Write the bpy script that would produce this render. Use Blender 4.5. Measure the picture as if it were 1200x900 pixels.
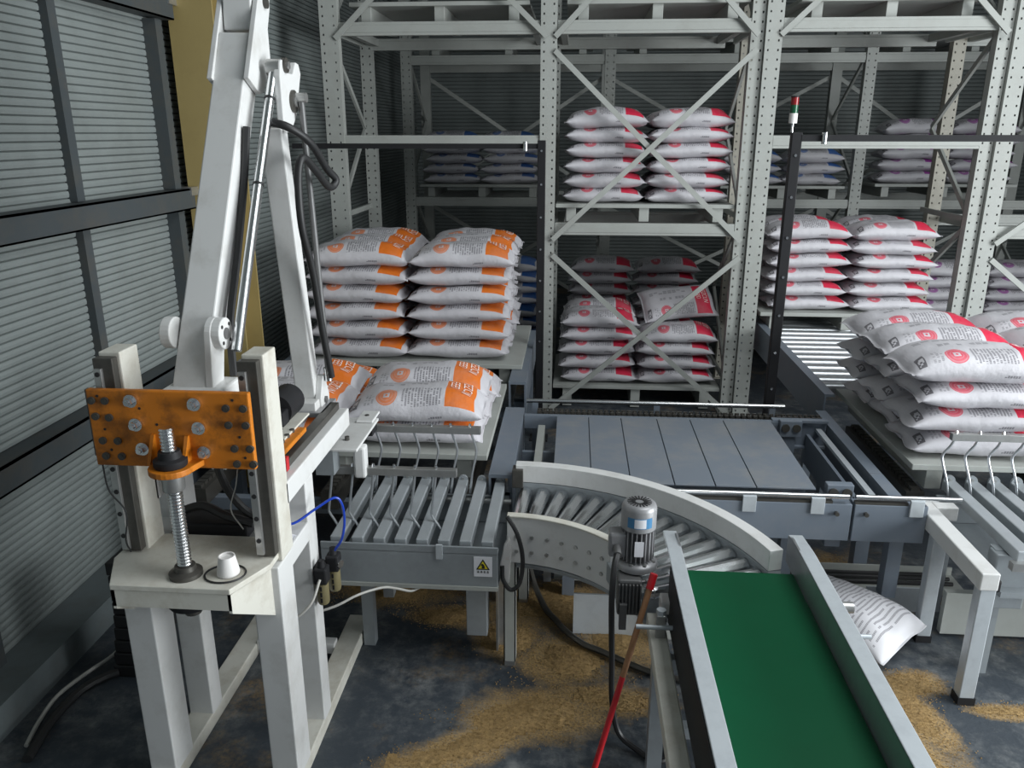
import bpy, bmesh, math, random
from mathutils import Vector, Matrix, noise
for o in list(bpy.data.objects): bpy.data.objects.remove(o)
SC = bpy.context.scene
COL = SC.collection
random.seed(7)
PI = math.pi
V = Vector

# ------------------------------------------------------------ camera, world, big lights, exposure
cam_d = bpy.data.cameras.new('camera'); cam = bpy.data.objects.new('camera', cam_d); COL.objects.link(cam)
cam.location = (0, 0, 2.6)
cam.rotation_euler = (PI/2 - math.atan(.316), 0, math.atan(.0767))
cam_d.sensor_width = 36; cam_d.lens = 933/1200*36; cam_d.clip_start = .05; cam_d.clip_end = 100
SC.camera = cam
w = bpy.data.worlds.new('world'); SC.world = w; w.use_nodes = True
w.node_tree.nodes['Background'].inputs[0].default_value = (.80, .90, 1, 1)
w.node_tree.nodes['Background'].inputs[1].default_value = .12
def area(name, loc, target, sx, sy, watts, col):
    l = bpy.data.lights.new(name, 'AREA'); l.shape = 'RECTANGLE'; l.size = sx; l.size_y = sy; l.energy = watts; l.color = col
    o = bpy.data.objects.new(name, l); COL.objects.link(o); o.location = loc
    o.rotation_euler = (V(target) - V(loc)).to_track_quat('-Z', 'Y').to_euler()
    return o
area('roof_light_offscreen', (3.2, 2.6, 5.95), (3.2, 2.61, 0), 3.4, 4.2, 165, (.94, .98, 1))
area('doorway_right_offscreen', (8.1, 1.0, 2.2), (0, 1.01, 2.2), 5.0, 4.2, 680, (.93, .98, 1))
SC.view_settings.view_transform = 'Standard'; SC.view_settings.look = 'None'
SC.view_settings.gamma = 1; SC.view_settings.use_curve_mapping = False
SC.view_settings.exposure = .62

# ------------------------------------------------------------ node helper
class S:
    """socket wrapper with arithmetic that builds Math nodes"""
    def __init__(s, nt, sock): s.nt, s.k = nt, sock
    def m(s, op, b=None, c=None):
        n = s.nt.nodes.new('ShaderNodeMath'); n.operation = op
        for i, v in enumerate((s, b, c)):
            if v is None: continue
            if isinstance(v, S): s.nt.links.new(v.k, n.inputs[i])
            else: n.inputs[i].default_value = v
        return S(s.nt, n.outputs[0])
    def __add__(s, b): return s.m('ADD', b)
    def __sub__(s, b): return s.m('SUBTRACT', b)
    def __mul__(s, b): return s.m('MULTIPLY', b)
    def __gt__(s, b): return s.m('GREATER_THAN', b)
    def __lt__(s, b): return s.m('LESS_THAN', b)
    def mx(s, b): return s.m('MAXIMUM', b)
def within(a, lo, hi): return (a > lo) * (a < hi)
def newmat(name):
    m = bpy.data.materials.new(name); m.use_nodes = True
    nt = m.node_tree; b = nt.nodes['Principled BSDF']
    return m, nt, b
def mixc(nt, fac, a, b):
    n = nt.nodes.new('ShaderNodeMix'); n.data_type = 'RGBA'
    if isinstance(fac, S): nt.links.new(fac.k, n.inputs[0])
    elif hasattr(fac, 'is_linked'): nt.links.new(fac, n.inputs[0])
    else: n.inputs[0].default_value = fac
    for i, v in ((6, a), (7, b)):
        if hasattr(v, 'is_linked'): nt.links.new(v, n.inputs[i])
        else: n.inputs[i].default_value = (*v, 1)
    return n.outputs[2]
def noise_tex(nt, vec, scale, detail=4, rough=.6):
    n = nt.nodes.new('ShaderNodeTexNoise'); n.inputs['Scale'].default_value = scale
    n.inputs['Detail'].default_value = detail; n.inputs['Roughness'].default_value = rough
    nt.links.new(vec, n.inputs['Vector']); return n.outputs[0]
def ramp(nt, fac, p0, p1):
    n = nt.nodes.new('ShaderNodeMapRange'); n.inputs[1].default_value = p0; n.inputs[2].default_value = p1
    nt.links.new(fac.k if isinstance(fac, S) else fac, n.inputs[0]); return n.outputs[0]
def geo(nt): return nt.nodes.new('ShaderNodeNewGeometry').outputs['Position']
def paint(name, col, dirt=None, amt=.5, scale=6, rough=.5, metal=0, bump=0, lo=.45, hi=.75):
    """painted or metal surface with noise wear"""
    m, nt, b = newmat(name)
    p = geo(nt)
    if dirt is None: dirt = tuple(c*.6 for c in col)
    f = ramp(nt, noise_tex(nt, p, scale, 6, .7), lo, hi)
    f = S(nt, f) * amt
    c = mixc(nt, f, col, dirt)
    nt.links.new(c, b.inputs['Base Color'])
    b.inputs['Roughness'].default_value = rough; b.inputs['Metallic'].default_value = metal
    if bump:
        bn = nt.nodes.new('ShaderNodeBump'); bn.inputs['Strength'].default_value = bump; bn.inputs['Distance'].default_value = .01
        nt.links.new(noise_tex(nt, p, scale*6, 3), bn.inputs['Height']); nt.links.new(bn.outputs[0], b.inputs['Normal'])
    return m
M = {}
M['white'] = paint('white_paint', (.70, .70, .69), (.42, .40, .36), .55, 5, .42, lo=.5, hi=.8)
M['cream'] = paint('cream_paint', (.65, .635, .57), (.36, .31, .23), .6, 7, .5)
M['rack'] = paint('rack_paint', (.40, .415, .39), (.31, .31, .285), .5, 4, .5)
M['rackwarm'] = paint('aged_rack_paint', (.42, .40, .34), (.28, .25, .19), .5, 4, .55)
M['siding'] = paint('siding_steel', (.22, .245, .24), (.15, .165, .16), .6, 2.2, .45)
M['backsiding'] = M['siding']
M['girt'] = paint('girt_steel', (.055, .065, .07), (.10, .085, .065), .5, 6, .55)
M['ochre'] = paint('ochre_paint', (.37, .285, .115), (.27, .20, .08), .5, 3, .55)
M['orange'] = paint('orange_paint', (.60, .185, .008), (.10, .038, .01), .85, 10, .5, lo=.47, hi=.74)
M['blue'] = paint('bluegrey_paint', (.165, .195, .235), (.23, .24, .255), .5, 5, .45)
M['deck'] = paint('deck_steel', (.185, .212, .25), (.30, .285, .265), .65, 4, .45, .1)
M['grey'] = paint('grey_steel', (.34, .37, .39), (.24, .25, .26), .5, 7, .42, .35)
M['slat'] = paint('slat_steel', (.40, .43, .45), (.28, .30, .31), .4, 9, .4, .3)
M['galv'] = paint('galvanised', (.56, .60, .63), (.43, .46, .49), .6, 14, .40, .3)
M['chrome'] = paint('chrome', (.76, .77, .78), (.60, .60, .60), .4, 20, .22, 1)
M['satin'] = paint('satin_steel', (.58, .60, .62), (.45, .46, .48), .4, 20, .34, .9)
M['steel'] = paint('bare_steel', (.50, .50, .49), (.32, .31, .30), .5, 15, .32, .8)
M['darksteel'] = paint('oily_steel', (.10, .095, .085), (.05, .045, .04), .6, 12, .4, .5)
M['black'] = paint('black_rubber', (.018, .018, .019), (.03, .03, .03), .5, 10, .5)
M['blackpaint'] = paint('black_paint', (.02, .02, .022), (.028, .028, .028), .4, 10, .55); M['blackpaint'].node_tree.nodes['Principled BSDF'].inputs['Specular IOR Level'].default_value = .2
M['motor'] = paint('motor_grey', (.33, .33, .34), (.24, .23, .23), .5, 12, .4, .3)
M['motordark'] = paint('gearbox_grey', (.15, .15, .15), (.10, .10, .10), .5, 12, .45, .3)
M['green'] = paint('green_belt', (.0003, .072, .027), (.0005, .085, .033), .5, 3, .42); M['green'].node_tree.nodes['Principled BSDF'].inputs['Specular IOR Level'].default_value = .25
M['red'] = paint('red_plastic', (.52, .012, .02), (.35, .02, .02), .5, 12, .4)
M['wood'] = paint('handle_wood', (.30, .15, .07), (.20, .09, .04), .6, 20, .6)
M['bluehose'] = paint('blue_hose', (.01, .05, .42), None, .3, 10, .35)
M['whitehose'] = paint('white_hose', (.55, .54, .50), (.35, .33, .3), .5, 10, .5)
M['plasticwhite'] = paint('white_plastic', (.80, .78, .76), (.62, .42, .33), .35, 18, .4, lo=.55, hi=.8)
M['yellow'] = paint('yellow_print', (.75, .62, .02), None, .15, 10, .5)
M['label'] = paint('white_label', (.78, .78, .82), (.7, .7, .72), .3, 30, .5)
M['bluelabel'] = paint('blue_label', (.06, .22, .42), (.1, .3, .5), .3, 30, .5)
M['smoke'] = paint('bowl_plastic', (.22, .19, .10), (.15, .13, .08), .4, 20, .3)
M['greenlamp'] = paint('green_lamp', (.01, .09, .04), None, .3, 10, .25)
M['redlamp'] = paint('red_lamp', (.25, .012, .015), None, .3, 10, .25)
M['print'] = paint('pale_print', (.82, .74, .70), None, .1, 10, .6)
M['grain'] = paint('feed_grain', (.50, .325, .13), (.24, .155, .065), .8, 60, .85, bump=.8, lo=.35, hi=.65)
M['concrete'] = paint('kerb_concrete', (.13, .155, .16), (.09, .09, .085), .6, 5, .8)
M['scrap'] = paint('scrap_plastic', (.62, .62, .60), (.45, .43, .4), .4, 12, .5)

SPILLS = [(-.10, 3.10, .33, .17, .2), (-.45, 2.84, .34, .10, .5), (.18, 3.22, .26, .10, -.1), (-.02, 3.50, .20, .20, 0),
          (-.05, 4.0, .35, .22, 0), (.40, 4.0, .30, .2, .2), (.30, 3.65, .18, .2, 0), (-.30, 3.68, .16, .14, 0),
          (-1.0, 4.1, .35, .14, 0), (-.62, 3.85, .20, .10, 0),
          (1.66, 3.20, .10, .22, .25), (1.72, 3.45, .12, .09, 0), (2.10, 3.28, .16, .05, 0), (1.5, 2.9, .2, .2, 0), (1.3, 4.25, .25, .2, 0), (1.62, 4.5, .2, .2, 0)]
def floor_mat():
    m, nt, b = newmat('dusty_floor')
    p = geo(nt)
    dust = ramp(nt, noise_tex(nt, p, 1.7, 8, .75), .43, .66)
    fine = ramp(nt, noise_tex(nt, p, 11, 6, .7), .40, .66)
    tan = ramp(nt, noise_tex(nt, p, 1.15, 7, .65), .54, .66)
    sp = ramp(nt, noise_tex(nt, p, 40, 4, .7), .38, .6)
    c = mixc(nt, S(nt, dust)*S(nt, fine)*.9, (.040, .050, .062), (.26, .265, .26))
    c = mixc(nt, S(nt, tan)*S(nt, sp)*.8, c, (.30, .19, .075))
    sx = nt.nodes.new('ShaderNodeSeparateXYZ'); nt.links.new(p, sx.inputs[0]); X, Y = S(nt, sx.outputs[0]), S(nt, sx.outputs[1])
    tot = None
    for bx, by, rx, ry, an_ in SPILLS:
        c_, s_ = math.cos(an_), math.sin(an_); dx, dy = X - bx, Y - by
        e1 = (dx*c_ + dy*s_)*(1/(rx*1.35)); e2 = (dy*c_ - dx*s_)*(1/(ry*1.35))
        d = (e1*e1 + e2*e2).m('SQRT')*-1 + 1
        tot = d if tot is None else tot.mx(d)
    tot = tot + (S(nt, noise_tex(nt, p, 3.5, 8, .7)) - .5)*1.7
    gr = S(nt, ramp(nt, tot, -.05, .42)); sp2 = S(nt, ramp(nt, noise_tex(nt, p, 90, 3, .7), .30, .60))
    c = mixc(nt, gr*(sp2*.8 + .2)*.95, c, (.46, .30, .12))
    nt.links.new(c, b.inputs['Base Color'])
    r = S(nt, noise_tex(nt, p, 3, 5)) * .4 + .4
    nt.links.new(r.k, b.inputs['Roughness'])
    bn = nt.nodes.new('ShaderNodeBump'); bn.inputs['Strength'].default_value = .35; bn.inputs['Distance'].default_value = .01
    nt.links.new(noise_tex(nt, p, 30, 4), bn.inputs['Height']); nt.links.new(bn.outputs[0], b.inputs['Normal'])
    return m
M['floor'] = floor_mat()

def bag_mat(name, col, base=(.57, .555, .585)):
    """woven sack with its printed band, seal, text columns and icon laid out in the sack's own UVs"""
    m, nt, b = newmat(name)
    uv = nt.nodes.new('ShaderNodeUVMap'); uv.uv_map = 'UVMap'
    sx = nt.nodes.new('ShaderNodeSeparateXYZ'); nt.links.new(uv.outputs[0], sx.inputs[0])
    u, v = S(nt, sx.outputs[0]), S(nt, sx.outputs[1])
    def cells(nu, nv, dens, fu=.62, fv=.72):
        a, c = u*nu, v*nv
        cv = nt.nodes.new('ShaderNodeCombineXYZ')
        nt.links.new(a.m('FLOOR').k, cv.inputs[0]); nt.links.new(c.m('FLOOR').k, cv.inputs[1])
        wn = nt.nodes.new('ShaderNodeTexWhiteNoise'); wn.noise_dimensions = '2D'; nt.links.new(cv.outputs[0], wn.inputs['Vector'])
        return (S(nt, wn.outputs[0]) < dens) * (a.m('FRACT') < fu) * (c.m('FRACT') < fv)
    band = within(u, .715, .925) * within(v, .085, .80)
    du, dv = (u - .305)*(1/.075), (v - .215)*(1/.125)
    r = (du*du + dv*dv).m('SQRT')
    disc = (r < 1)
    ring = within(r, .80, .92).mx(within(r, .52, .60))
    sq = within(du, -.30, .30) * within(dv, -.30, .30)
    dot = (r < .12)
    txt = within(u, .405, .685) * within(v, .10, .35) * cells(46, 64, .86)
    txt2 = within(u, .14, .215) * within(v, .12, .32) * cells(40, 60, .6)
    head = within(u, .25, .66) * within(v, .47, .53) * cells(24, 15, .55, .8, .9)
    head2 = within(u, .12, .62) * within(v, .62, .70) * cells(16, 12, .5, .8, .9)
    date = within(u, .60, .70) * within(v, 2.93, 2.97) * cells(60, 40, .8, .8, 1)
    icon = within(u, .055, .105) * within(v, .10, .32)
    iconin = within(u, .063, .097) * within(v, .125, .29) * cells(70, 34, .5, 1, 1)
    c = mixc(nt, disc*.86, base, col)
    c = mixc(nt, ring*disc*.25, c, base)
    c = mixc(nt, sq*disc*.9, c, base)
    c = mixc(nt, dot, c, col)
    c = mixc(nt, band, c, col)
    dark = (txt*.8).mx(txt2*.55).mx(head*.45).mx(head2*.45).mx(date*.7)
    c = mixc(nt, dark, c, (.09, .085, .10))
    c = mixc(nt, (icon - iconin).mx(0)*.85, c, (.07, .065, .075))
    p = geo(nt)
    grime = S(nt, ramp(nt, noise_tex(nt, p, 7, 5), .45, .8)) * .28
    c = mixc(nt, grime, c, (.34, .32, .33))
    nt.links.new(c, b.inputs['Base Color']); b.inputs['Roughness'].default_value = .52
    bn = nt.nodes.new('ShaderNodeBump'); bn.inputs['Strength'].default_value = .45; bn.inputs['Distance'].default_value = .012
    tc = nt.nodes.new('ShaderNodeTexCoord')
    mp = nt.nodes.new('ShaderNodeMapping'); mp.inputs['Scale'].default_value = (5, 2.2, 5); nt.links.new(tc.outputs['Object'], mp.inputs[0])
    nt.links.new(noise_tex(nt, mp.outputs[0], 4, 5, .6), bn.inputs['Height']); nt.links.new(bn.outputs[0], b.inputs['Normal'])
    return m
BAGCOL = {'orange': (.72, .165, .012), 'red': (.64, .022, .065), 'blue': (.04, .13, .38), 'purple': (.30, .03, .30)}
for k, c in BAGCOL.items(): M['bag_'+k] = bag_mat('sack_'+k, c)

def back_text_mat():
    m, nt, b = newmat('sack_back_print')
    uv = nt.nodes.new('ShaderNodeUVMap'); uv.uv_map = 'UVMap'
    sx = nt.nodes.new('ShaderNodeSeparateXYZ'); nt.links.new(uv.outputs[0], sx.inputs[0])
    u, v = S(nt, sx.outputs[0]), S(nt, sx.outputs[1])
    a, c2 = u*26, v*60
    cv = nt.nodes.new('ShaderNodeCombineXYZ'); nt.links.new(a.m('FLOOR').k, cv.inputs[0]); nt.links.new((c2*.4).m('FLOOR').k, cv.inputs[1])
    wn = nt.nodes.new('ShaderNodeTexWhiteNoise'); wn.noise_dimensions = '2D'; nt.links.new(cv.outputs[0], wn.inputs['Vector'])
    lines = (a.m('FRACT') < .40) * (c2.m('FRACT') < .8) * (S(nt, wn.outputs[0]) < .9) * within(u, .12, .92) * within(v, .14, .84)
    c = mixc(nt, lines*.65, (.70, .69, .72), (.12, .11, .13))
    nt.links.new(c, b.inputs['Base Color']); b.inputs['Roughness'].default_value = .55
    return m
M['bag_back'] = back_text_mat()

# ------------------------------------------------------------ mesh helpers
class MB:
    def __init__(s): s.v = []; s.f = []
    def add(s, vs, fs):
        n = len(s.v); s.v += [V(p) for p in vs]; s.f += [tuple(i+n for i in f) for f in fs]; return s
    def hexa(s, p):   # 8 points: bottom 0-3 ccw, top 4-7 ccw
        return s.add(p, [(3,2,1,0),(4,5,6,7),(0,1,5,4),(1,2,6,5),(2,3,7,6),(3,0,4,7)])
    def box(s, x0, x1, y0, y1, z0, z1):
        return s.hexa([(x0,y0,z0),(x1,y0,z0),(x1,y1,z0),(x0,y1,z0),(x0,y0,z1),(x1,y0,z1),(x1,y1,z1),(x0,y1,z1)])
    def bar(s, p, q, w, h, up=(0,0,1)):
        p, q = V(p), V(q); d = (q-p).normalized(); side = d.cross(V(up))
        if side.length < 1e-4: side = d.cross(V((0,1,0)))
        side.normalize(); u = side.cross(d); a, b = side*w/2, u*h/2
        return s.hexa([p-a-b, p+a-b, q+a-b, q-a-b, p-a+b, p+a+b, q+a+b, q-a+b])
    def cyl(s, p, q, r, n=14, r2=None, cap=True):
        p, q = V(p), V(q); d = (q-p).normalized(); r2 = r if r2 is None else r2
        a = d.orthogonal().normalized(); b = d.cross(a)
        vs = []
        for i in range(n):
            t = 2*PI*i/n; e = a*math.cos(t)+b*math.sin(t); vs += [p+e*r, q+e*r2]
        fs = [(2*i, (2*i+2) % (2*n), (2*i+3) % (2*n), 2*i+1) for i in range(n)]
        if cap: fs += [tuple(range(2*n-2, -1, -2)), tuple(range(1, 2*n, 2))]
        return s.add(vs, fs)
    def tube(s, pts, r, n=8, sub=5):
        pts = [V(p) for p in pts]
        if sub > 1 and len(pts) > 2:      # Catmull-Rom
            out = []
            e = [pts[0]*2-pts[1]] + pts + [pts[-1]*2-pts[-2]]
            for i in range(1, len(e)-2):
                a, b, c, d = e[i-1:i+3]
                for k in range(sub):
                    t = k/sub
                    out.append(.5*((2*b)+(c-a)*t+(2*a-5*b+4*c-d)*t*t+(3*b-a-3*c+d)*t**3))
            pts = out + [pts[-1]]
        rings = []; prev = None
        for i, p in enumerate(pts):
            d = (pts[min(i+1, len(pts)-1)] - pts[max(i-1, 0)]).normalized()
            a = d.orthogonal().normalized() if prev is None else (prev - d*prev.dot(d)).normalized()
            prev = a; b = d.cross(a)
            rings.append([p + (a*math.cos(2*PI*k/n) + b*math.sin(2*PI*k/n))*r for k in range(n)])
        vs = [q for g in rings for q in g]; fs = []
        for i in range(len(rings)-1):
            for k in range(n): fs.append((i*n+k, i*n+(k+1) % n, (i+1)*n+(k+1) % n, (i+1)*n+k))
        fs += [tuple(range(n-1, -1, -1)), tuple((len(rings)-1)*n+k for k in range(n))]
        return s.add(vs, fs)
    def prism(s, poly, ext):
        n = len(poly); e = V(ext); vs = [V(p) for p in poly] + [V(p)+e for p in poly]
        fs = [tuple(range(n-1, -1, -1)), tuple(range(n, 2*n))] + [(i, (i+1) % n, n+(i+1) % n, n+i) for i in range(n)]
        return s.add(vs, fs)
    def lathe(s, prof, c, axis=(0,0,1), n=20):   # prof: (r, h)
        c = V(c); d = V(axis).normalized(); a = d.orthogonal().normalized(); b = d.cross(a)
        vs = []; fs = []
        for r, h in prof:
            for k in range(n):
                t = 2*PI*k/n; vs.append(c + d*h + (a*math.cos(t)+b*math.sin(t))*r)
        m = len(prof)
        for i in range(m-1):
            for k in range(n): fs.append((i*n+k, i*n+(k+1) % n, (i+1)*n+(k+1) % n, (i+1)*n+k))
        fs += [tuple(range(n-1, -1, -1)), tuple((m-1)*n+k for k in range(n))]
        return s.add(vs, fs)
    def build(s, name, mat, parent=None, bevel=0, smooth=False, fix=True):
        if parent is not None: org = wloc(parent)
        else:
            xs = [p.x for p in s.v]; ys = [p.y for p in s.v]; zs = [p.z for p in s.v]
            org = V(((min(xs)+max(xs))/2, (min(ys)+max(ys))/2, min(zs)))
        me = bpy.data.meshes.new(name); me.from_pydata([p-org for p in s.v], [], s.f)
        if fix:
            bm = bmesh.new(); bm.from_mesh(me); bmesh.ops.recalc_face_normals(bm, faces=bm.faces); bm.to_mesh(me); bm.free()
        me.materials.append(M[mat])
        if smooth:
            me.polygons.foreach_set('use_smooth', [True]*len(me.polygons))
        o = bpy.data.objects.new(name, me); COL.objects.link(o)
        if parent is None: o.location = org
        else: o.parent = parent
        if smooth:
            try: me.set_sharp_from_angle(angle=math.radians(40))
            except Exception: pass
        if bevel:
            md = o.modifiers.new('bevel', 'BEVEL'); md.width = bevel; md.segments = 2; md.limit_method = 'ANGLE'; md.angle_limit = math.radians(40)
        return o
def wloc(o):
    l = V((0,0,0))
    while o is not None: l += o.location; o = o.parent
    return l
def tag(o, label, cat, group=None):
    o['label'] = label; o['category'] = cat
    if group: o['group'] = group
    return o
def thing(name, loc, label, cat, group=None):
    o = bpy.data.objects.new(name, None); COL.objects.link(o); o.location = loc; o.empty_display_size = .1
    return tag(o, label, cat, group)
def struct(o, kind='structure'):
    o['kind'] = kind; return o
def copy_tree(o, off, parent=None):
    c = o.copy(); COL.objects.link(c); c.parent = parent
    if parent is None: c.location = o.location + V(off)
    for ch in [k for k in o.children]: copy_tree(ch, off, c)
    return c
def part(name, mat, parent, fn, *a, bevel=0, smooth=False, **k):
    mb = MB(); getattr(mb, fn)(*a, **k); return mb.build(name, mat, parent, bevel, smooth)

# ------------------------------------------------------------ the building
struct(MB().box(-3.2, 9, -3, 15, -.1, 0).build('floor', 'floor'))
def siding(x, y0, y1, z0, z1, axis='x', pitch=.042, dep=.017):
    prof = []; z = z0
    while z < z1:
        prof += [(0, z), (dep*.85, z+pitch*.12), (dep*1.05, z+pitch*.5), (dep*.85, z+pitch*.88)]; z += pitch
    prof.append((0, z))
    mb = MB(); vs = []; fs = []
    for d, z in prof:
        if axis == 'x': vs += [(x+d, y0, z), (x+d, y1, z)]
        else: vs += [(y0, x-d, z), (y1, x-d, z)]
    for i in range(len(prof)-1): fs.append((2*i, 2*i+1, 2*i+3, 2*i+2))
    n = len(vs); off = -.05 if axis == 'x' else .05
    for p in list(vs[:2]) + list(vs[-2:]):
        vs.append((p[0]+off, p[1], p[2]) if axis == 'x' else (p[0], p[1]+off, p[2]))
    fs += [(n, n+1, n+3, n+2)]
    mb.add(vs, fs); return mb
wl = struct(siding(-2.74, -1.5, 14.2, .16, 5.95).build('wall_left', 'siding', fix=False))
wb = struct(siding(14.2, -2.8, 9, 0, 5.95, axis='y', pitch=.06).build('wall_back', 'backsiding', fix=False))
struct(MB().box(8.2, 8.35, 6.2, 14.2, 0, 5.95).build('unseen_wall_right', 'backsiding'))  # unseen partial wall, added to keep side light out of the rack
cl = MB()  # unseen roof slabs, added to block sky light outside the opening
for a in ((-2.9, 1.4, -3, 14.3), (5.0, 8.4, -3, 14.3), (1.4, 5.0, 4.8, 14.3), (1.4, 5.0, -3, .4)):
    cl.box(a[0], a[1], a[2], a[3], 5.96, 6.06)
struct(cl.build('unseen_ceiling', 'backsiding'))
# wall framing: girts (horizontal) and studs (vertical), children of the wall
for z in (1.06, 2.17, 3.36, 4.5):
    g = MB(); g.box(-2.735, -2.60, -1.5, 5.42, z+.055, z+.067); g.box(-2.612, -2.60, -1.5, 5.42, z-.07, z+.067); g.box(-2.735, -2.60, -1.5, 5.42, z-.07, z-.06)
    g.build('girt', 'girt', wl)
    part('girt_bracket', 'steel', wl, 'box', -2.70, -2.59, 5.36, 5.46, z+.02, z+.075)
for y in (1.9, 3.03, 4.25):
    for z0, z1 in ((.16, .985), (1.13, 2.09), (2.24, 3.28), (3.43, 4.42)):
        part('stud', 'girt', wl, 'box', -2.735, -2.68, y-.035, y+.035, z0, z1)
for y in (5.28,):
    for z0, z1 in ((.16, .985), (1.13, 2.09), (2.24, 3.28), (3.43, 4.42)):
        part('stud', 'girt', wl, 'box', -2.735, -2.64, y-.04, y+.04, z0, z1)
struct(MB().box(-2.80, -2.50, -1.5, 5.415, 0, .16).box(-2.80, -2.50, 5.825, 14, 0, .16).build('baseboard_left', 'concrete'))
c = thing('wall_column', (-2.48, 5.62, 0), 'ochre painted steel H-column standing against the corrugated wall', 'column')
part('flange', 'ochre', c, 'box', -2.66, -2.36, 5.46, 5.475, 0, 5.95)
part('flange', 'ochre', c, 'box', -2.66, -2.36, 5.77, 5.785, 0, 5.95)
part('web', 'ochre', c, 'box', -2.52, -2.505, 5.475, 5.77, 0, 5.95)
part('base_plate', 'ochre', c, 'box', -2.70, -2.32, 5.42, 5.82, 0, .02)

# ------------------------------------------------------------ racks
def plate_holes(mb, x0, x1, y, z0, z1, cols, hw, pitch, hh):
    """front face with punched square holes, at constant y"""
    xs = [x0]
    for c in cols: xs += [c-hw/2, c+hw/2]
    xs.append(x1); n = int((z1-z0)/pitch); vs = []; fs = []; idx = {}
    zs = [z0]
    for i in range(n): zc = z0 + pitch*(i+.5); zs += [zc-hh/2, zc+hh/2]
    zs.append(z1)
    for i, x in enumerate(xs):
        for j, z in enumerate(zs): idx[i, j] = len(vs); vs.append((x, y, z))
    for i in range(len(xs)-1):
        for j in range(len(zs)-1):
            if i % 2 == 1 and j % 2 == 1: continue
            fs.append((idx[i, j], idx[i+1, j], idx[i+1, j+1], idx[i, j+1]))
    mb.add(vs, fs)
def upright(parent, x, y, w=.13, d=.10, z1=5.6, mat='rack', holes=True, face=-1):
    mb = MB(); yf = y if face < 0 else y+d
    if holes: plate_holes(mb, x-w/2, x+w/2, yf, 0, z1, (x-w*.30, x+w*.30), .013, .075, .017)
    else: mb.box(x-w/2, x+w/2, yf-.002, yf+.002, 0, z1)
    mb.box(x-w/2, x-w/2+.006, y+.001, y+d, 0, z1); mb.box(x+w/2-.006, x+w/2, y+.001, y+d, 0, z1)
    mb.box(x-w/2, x-w/2+.035, y+d-.006, y+d, 0, z1); mb.box(x+w/2-.035, x+w/2, y+d-.006, y+d, 0, z1)
    mb.box(x-.02, x+.02, y+d*.5, y+d*.52, 0, z1)
    o = mb.build('upright', mat, parent, fix=False)
    part('foot_plate', mat, o, 'box', x-w*.7, x+w*.7, y-.03, y+d+.03, 0, .008)
    return o
def beam(parent, x0, x1, y, z, h=.11, d=.05, mat='rack'):
    mb = MB(); mb.box(x0, x1, y, y+d, z-h/2, z+h/2); mb.box(x0, x1, y-.006, y, z-h*.28, z+h*.28)
    return mb.build('shelf_beam', mat, parent, .004)
def brace(parent, p, q, w=.045, t=.02, mat='rack', up=(0,1,0)):
    p, q = V(p), V(q)
    mb = MB(); mb.bar(p, q, w, t, up); o = mb.build('cross_brace', mat, parent)
    return o
YF, YR = 7.4, 8.6
R1 = thing('pallet_rack', (.7, 8.0, 0), 'light grey perforated steel pallet rack with X-braces behind the flat deck', 'rack')
UX = [-2.17, -.25, 1.64, 3.65, 5.65]
for i, x in enumerate(UX):
    upright(R1, x, YF, .14 if i else .16)
    upright(R1, x+.02, YR, .12, mat='rackwarm' if i in (2, 3) else 'rack')
    if i in (2, 3): upright(R1, x-.13, YF+.04, .11)
    # side frame lattice
    xa = x-.03 if i < 2 else x-.13
    z = .25; k = 0
    while z < 5:
        a, b = (YF+.1, YR) if k % 2 == 0 else (YR, YF+.1)
        brace(R1, (xa, a, z), (xa, b, z+.78), .05, .025, up=(1,0,0)); z += .80; k += 1
    for z in (.25, 1.85, 3.45): brace(R1, (xa+.02, YF+.1, z), (xa+.02, YR, z), .05, .025, up=(1,0,0))
for i in range(4):
    a, b = UX[i]+.075, UX[i+1]-.075
    if i in (1, 2): b -= .12
    for z in (3.46,):
        beam(R1, a, b, YF+.02, z); beam(R1, a, b, YR+.02, z-.01)
    if i in (1, 3):
        beam(R1, a, b, YF+.02, 1.755); beam(R1, a, b, YR+.02, 1.745)
        c0, c1 = (a-.02, b+.06)
        y = YF-.012
        brace(R1, (c0, y, 3.27), (c1, y, 1.66)); brace(R1, (c0, y-.02, 1.66), (c1, y-.02, 3.27))
        brace(R1, (c0, y, 1.52), (c1, y, .02)); brace(R1, (c0, y-.02, .02), (c1, y-.02, 1.52))
    else:
        beam(R1, a, b, YF+.02, 2.52)
    y = YF-.012
    brace(R1, (a-.02, y, 3.38), (b+.06, y, 5.1)); brace(R1, (a-.02, y-.02, 5.1), (b+.06, y-.02, 3.38))
    # arms that carry the pallets
    for xx in (a+.05, b-.05):
        for z in ((3.46,) if i in (0, 2) else (1.755, 3.46)):
            part('support_arm', 'rack', R1, 'box', xx-.03, xx+.03, YF+.07, YR+.02, z-.03, z+.04)
R2 = thing('pallet_rack', (.7, 10.9, 0), 'dim grey pallet rack of the back rows holding blue and purple banded sacks', 'rack')
for yy, ys in ((10.45, (-2.12, .40, 3.48, 6.0)), (11.75, (-2.12, .40, 3.48, 6.0))):
    for x in ys: upright(R2, x, yy, .13, holes=yy < 11)
    for a, b in zip(ys, ys[1:]):
        for z in (1.745, 3.45): beam(R2, a+.065, b-.065, yy+.02, z)
        if yy > 11:
            brace(R2, (a, yy+.08, 1.7), (b, yy+.08, 3.35), .05, .02); brace(R2, (a, yy+.1, 3.35), (b, yy+.1, 1.7), .05, .02)
            brace(R2, (a, yy+.08, .1), (b, yy+.08, 1.6), .05, .02); brace(R2, (a, yy+.1, 1.6), (b, yy+.1, .1), .05, .02)
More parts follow.
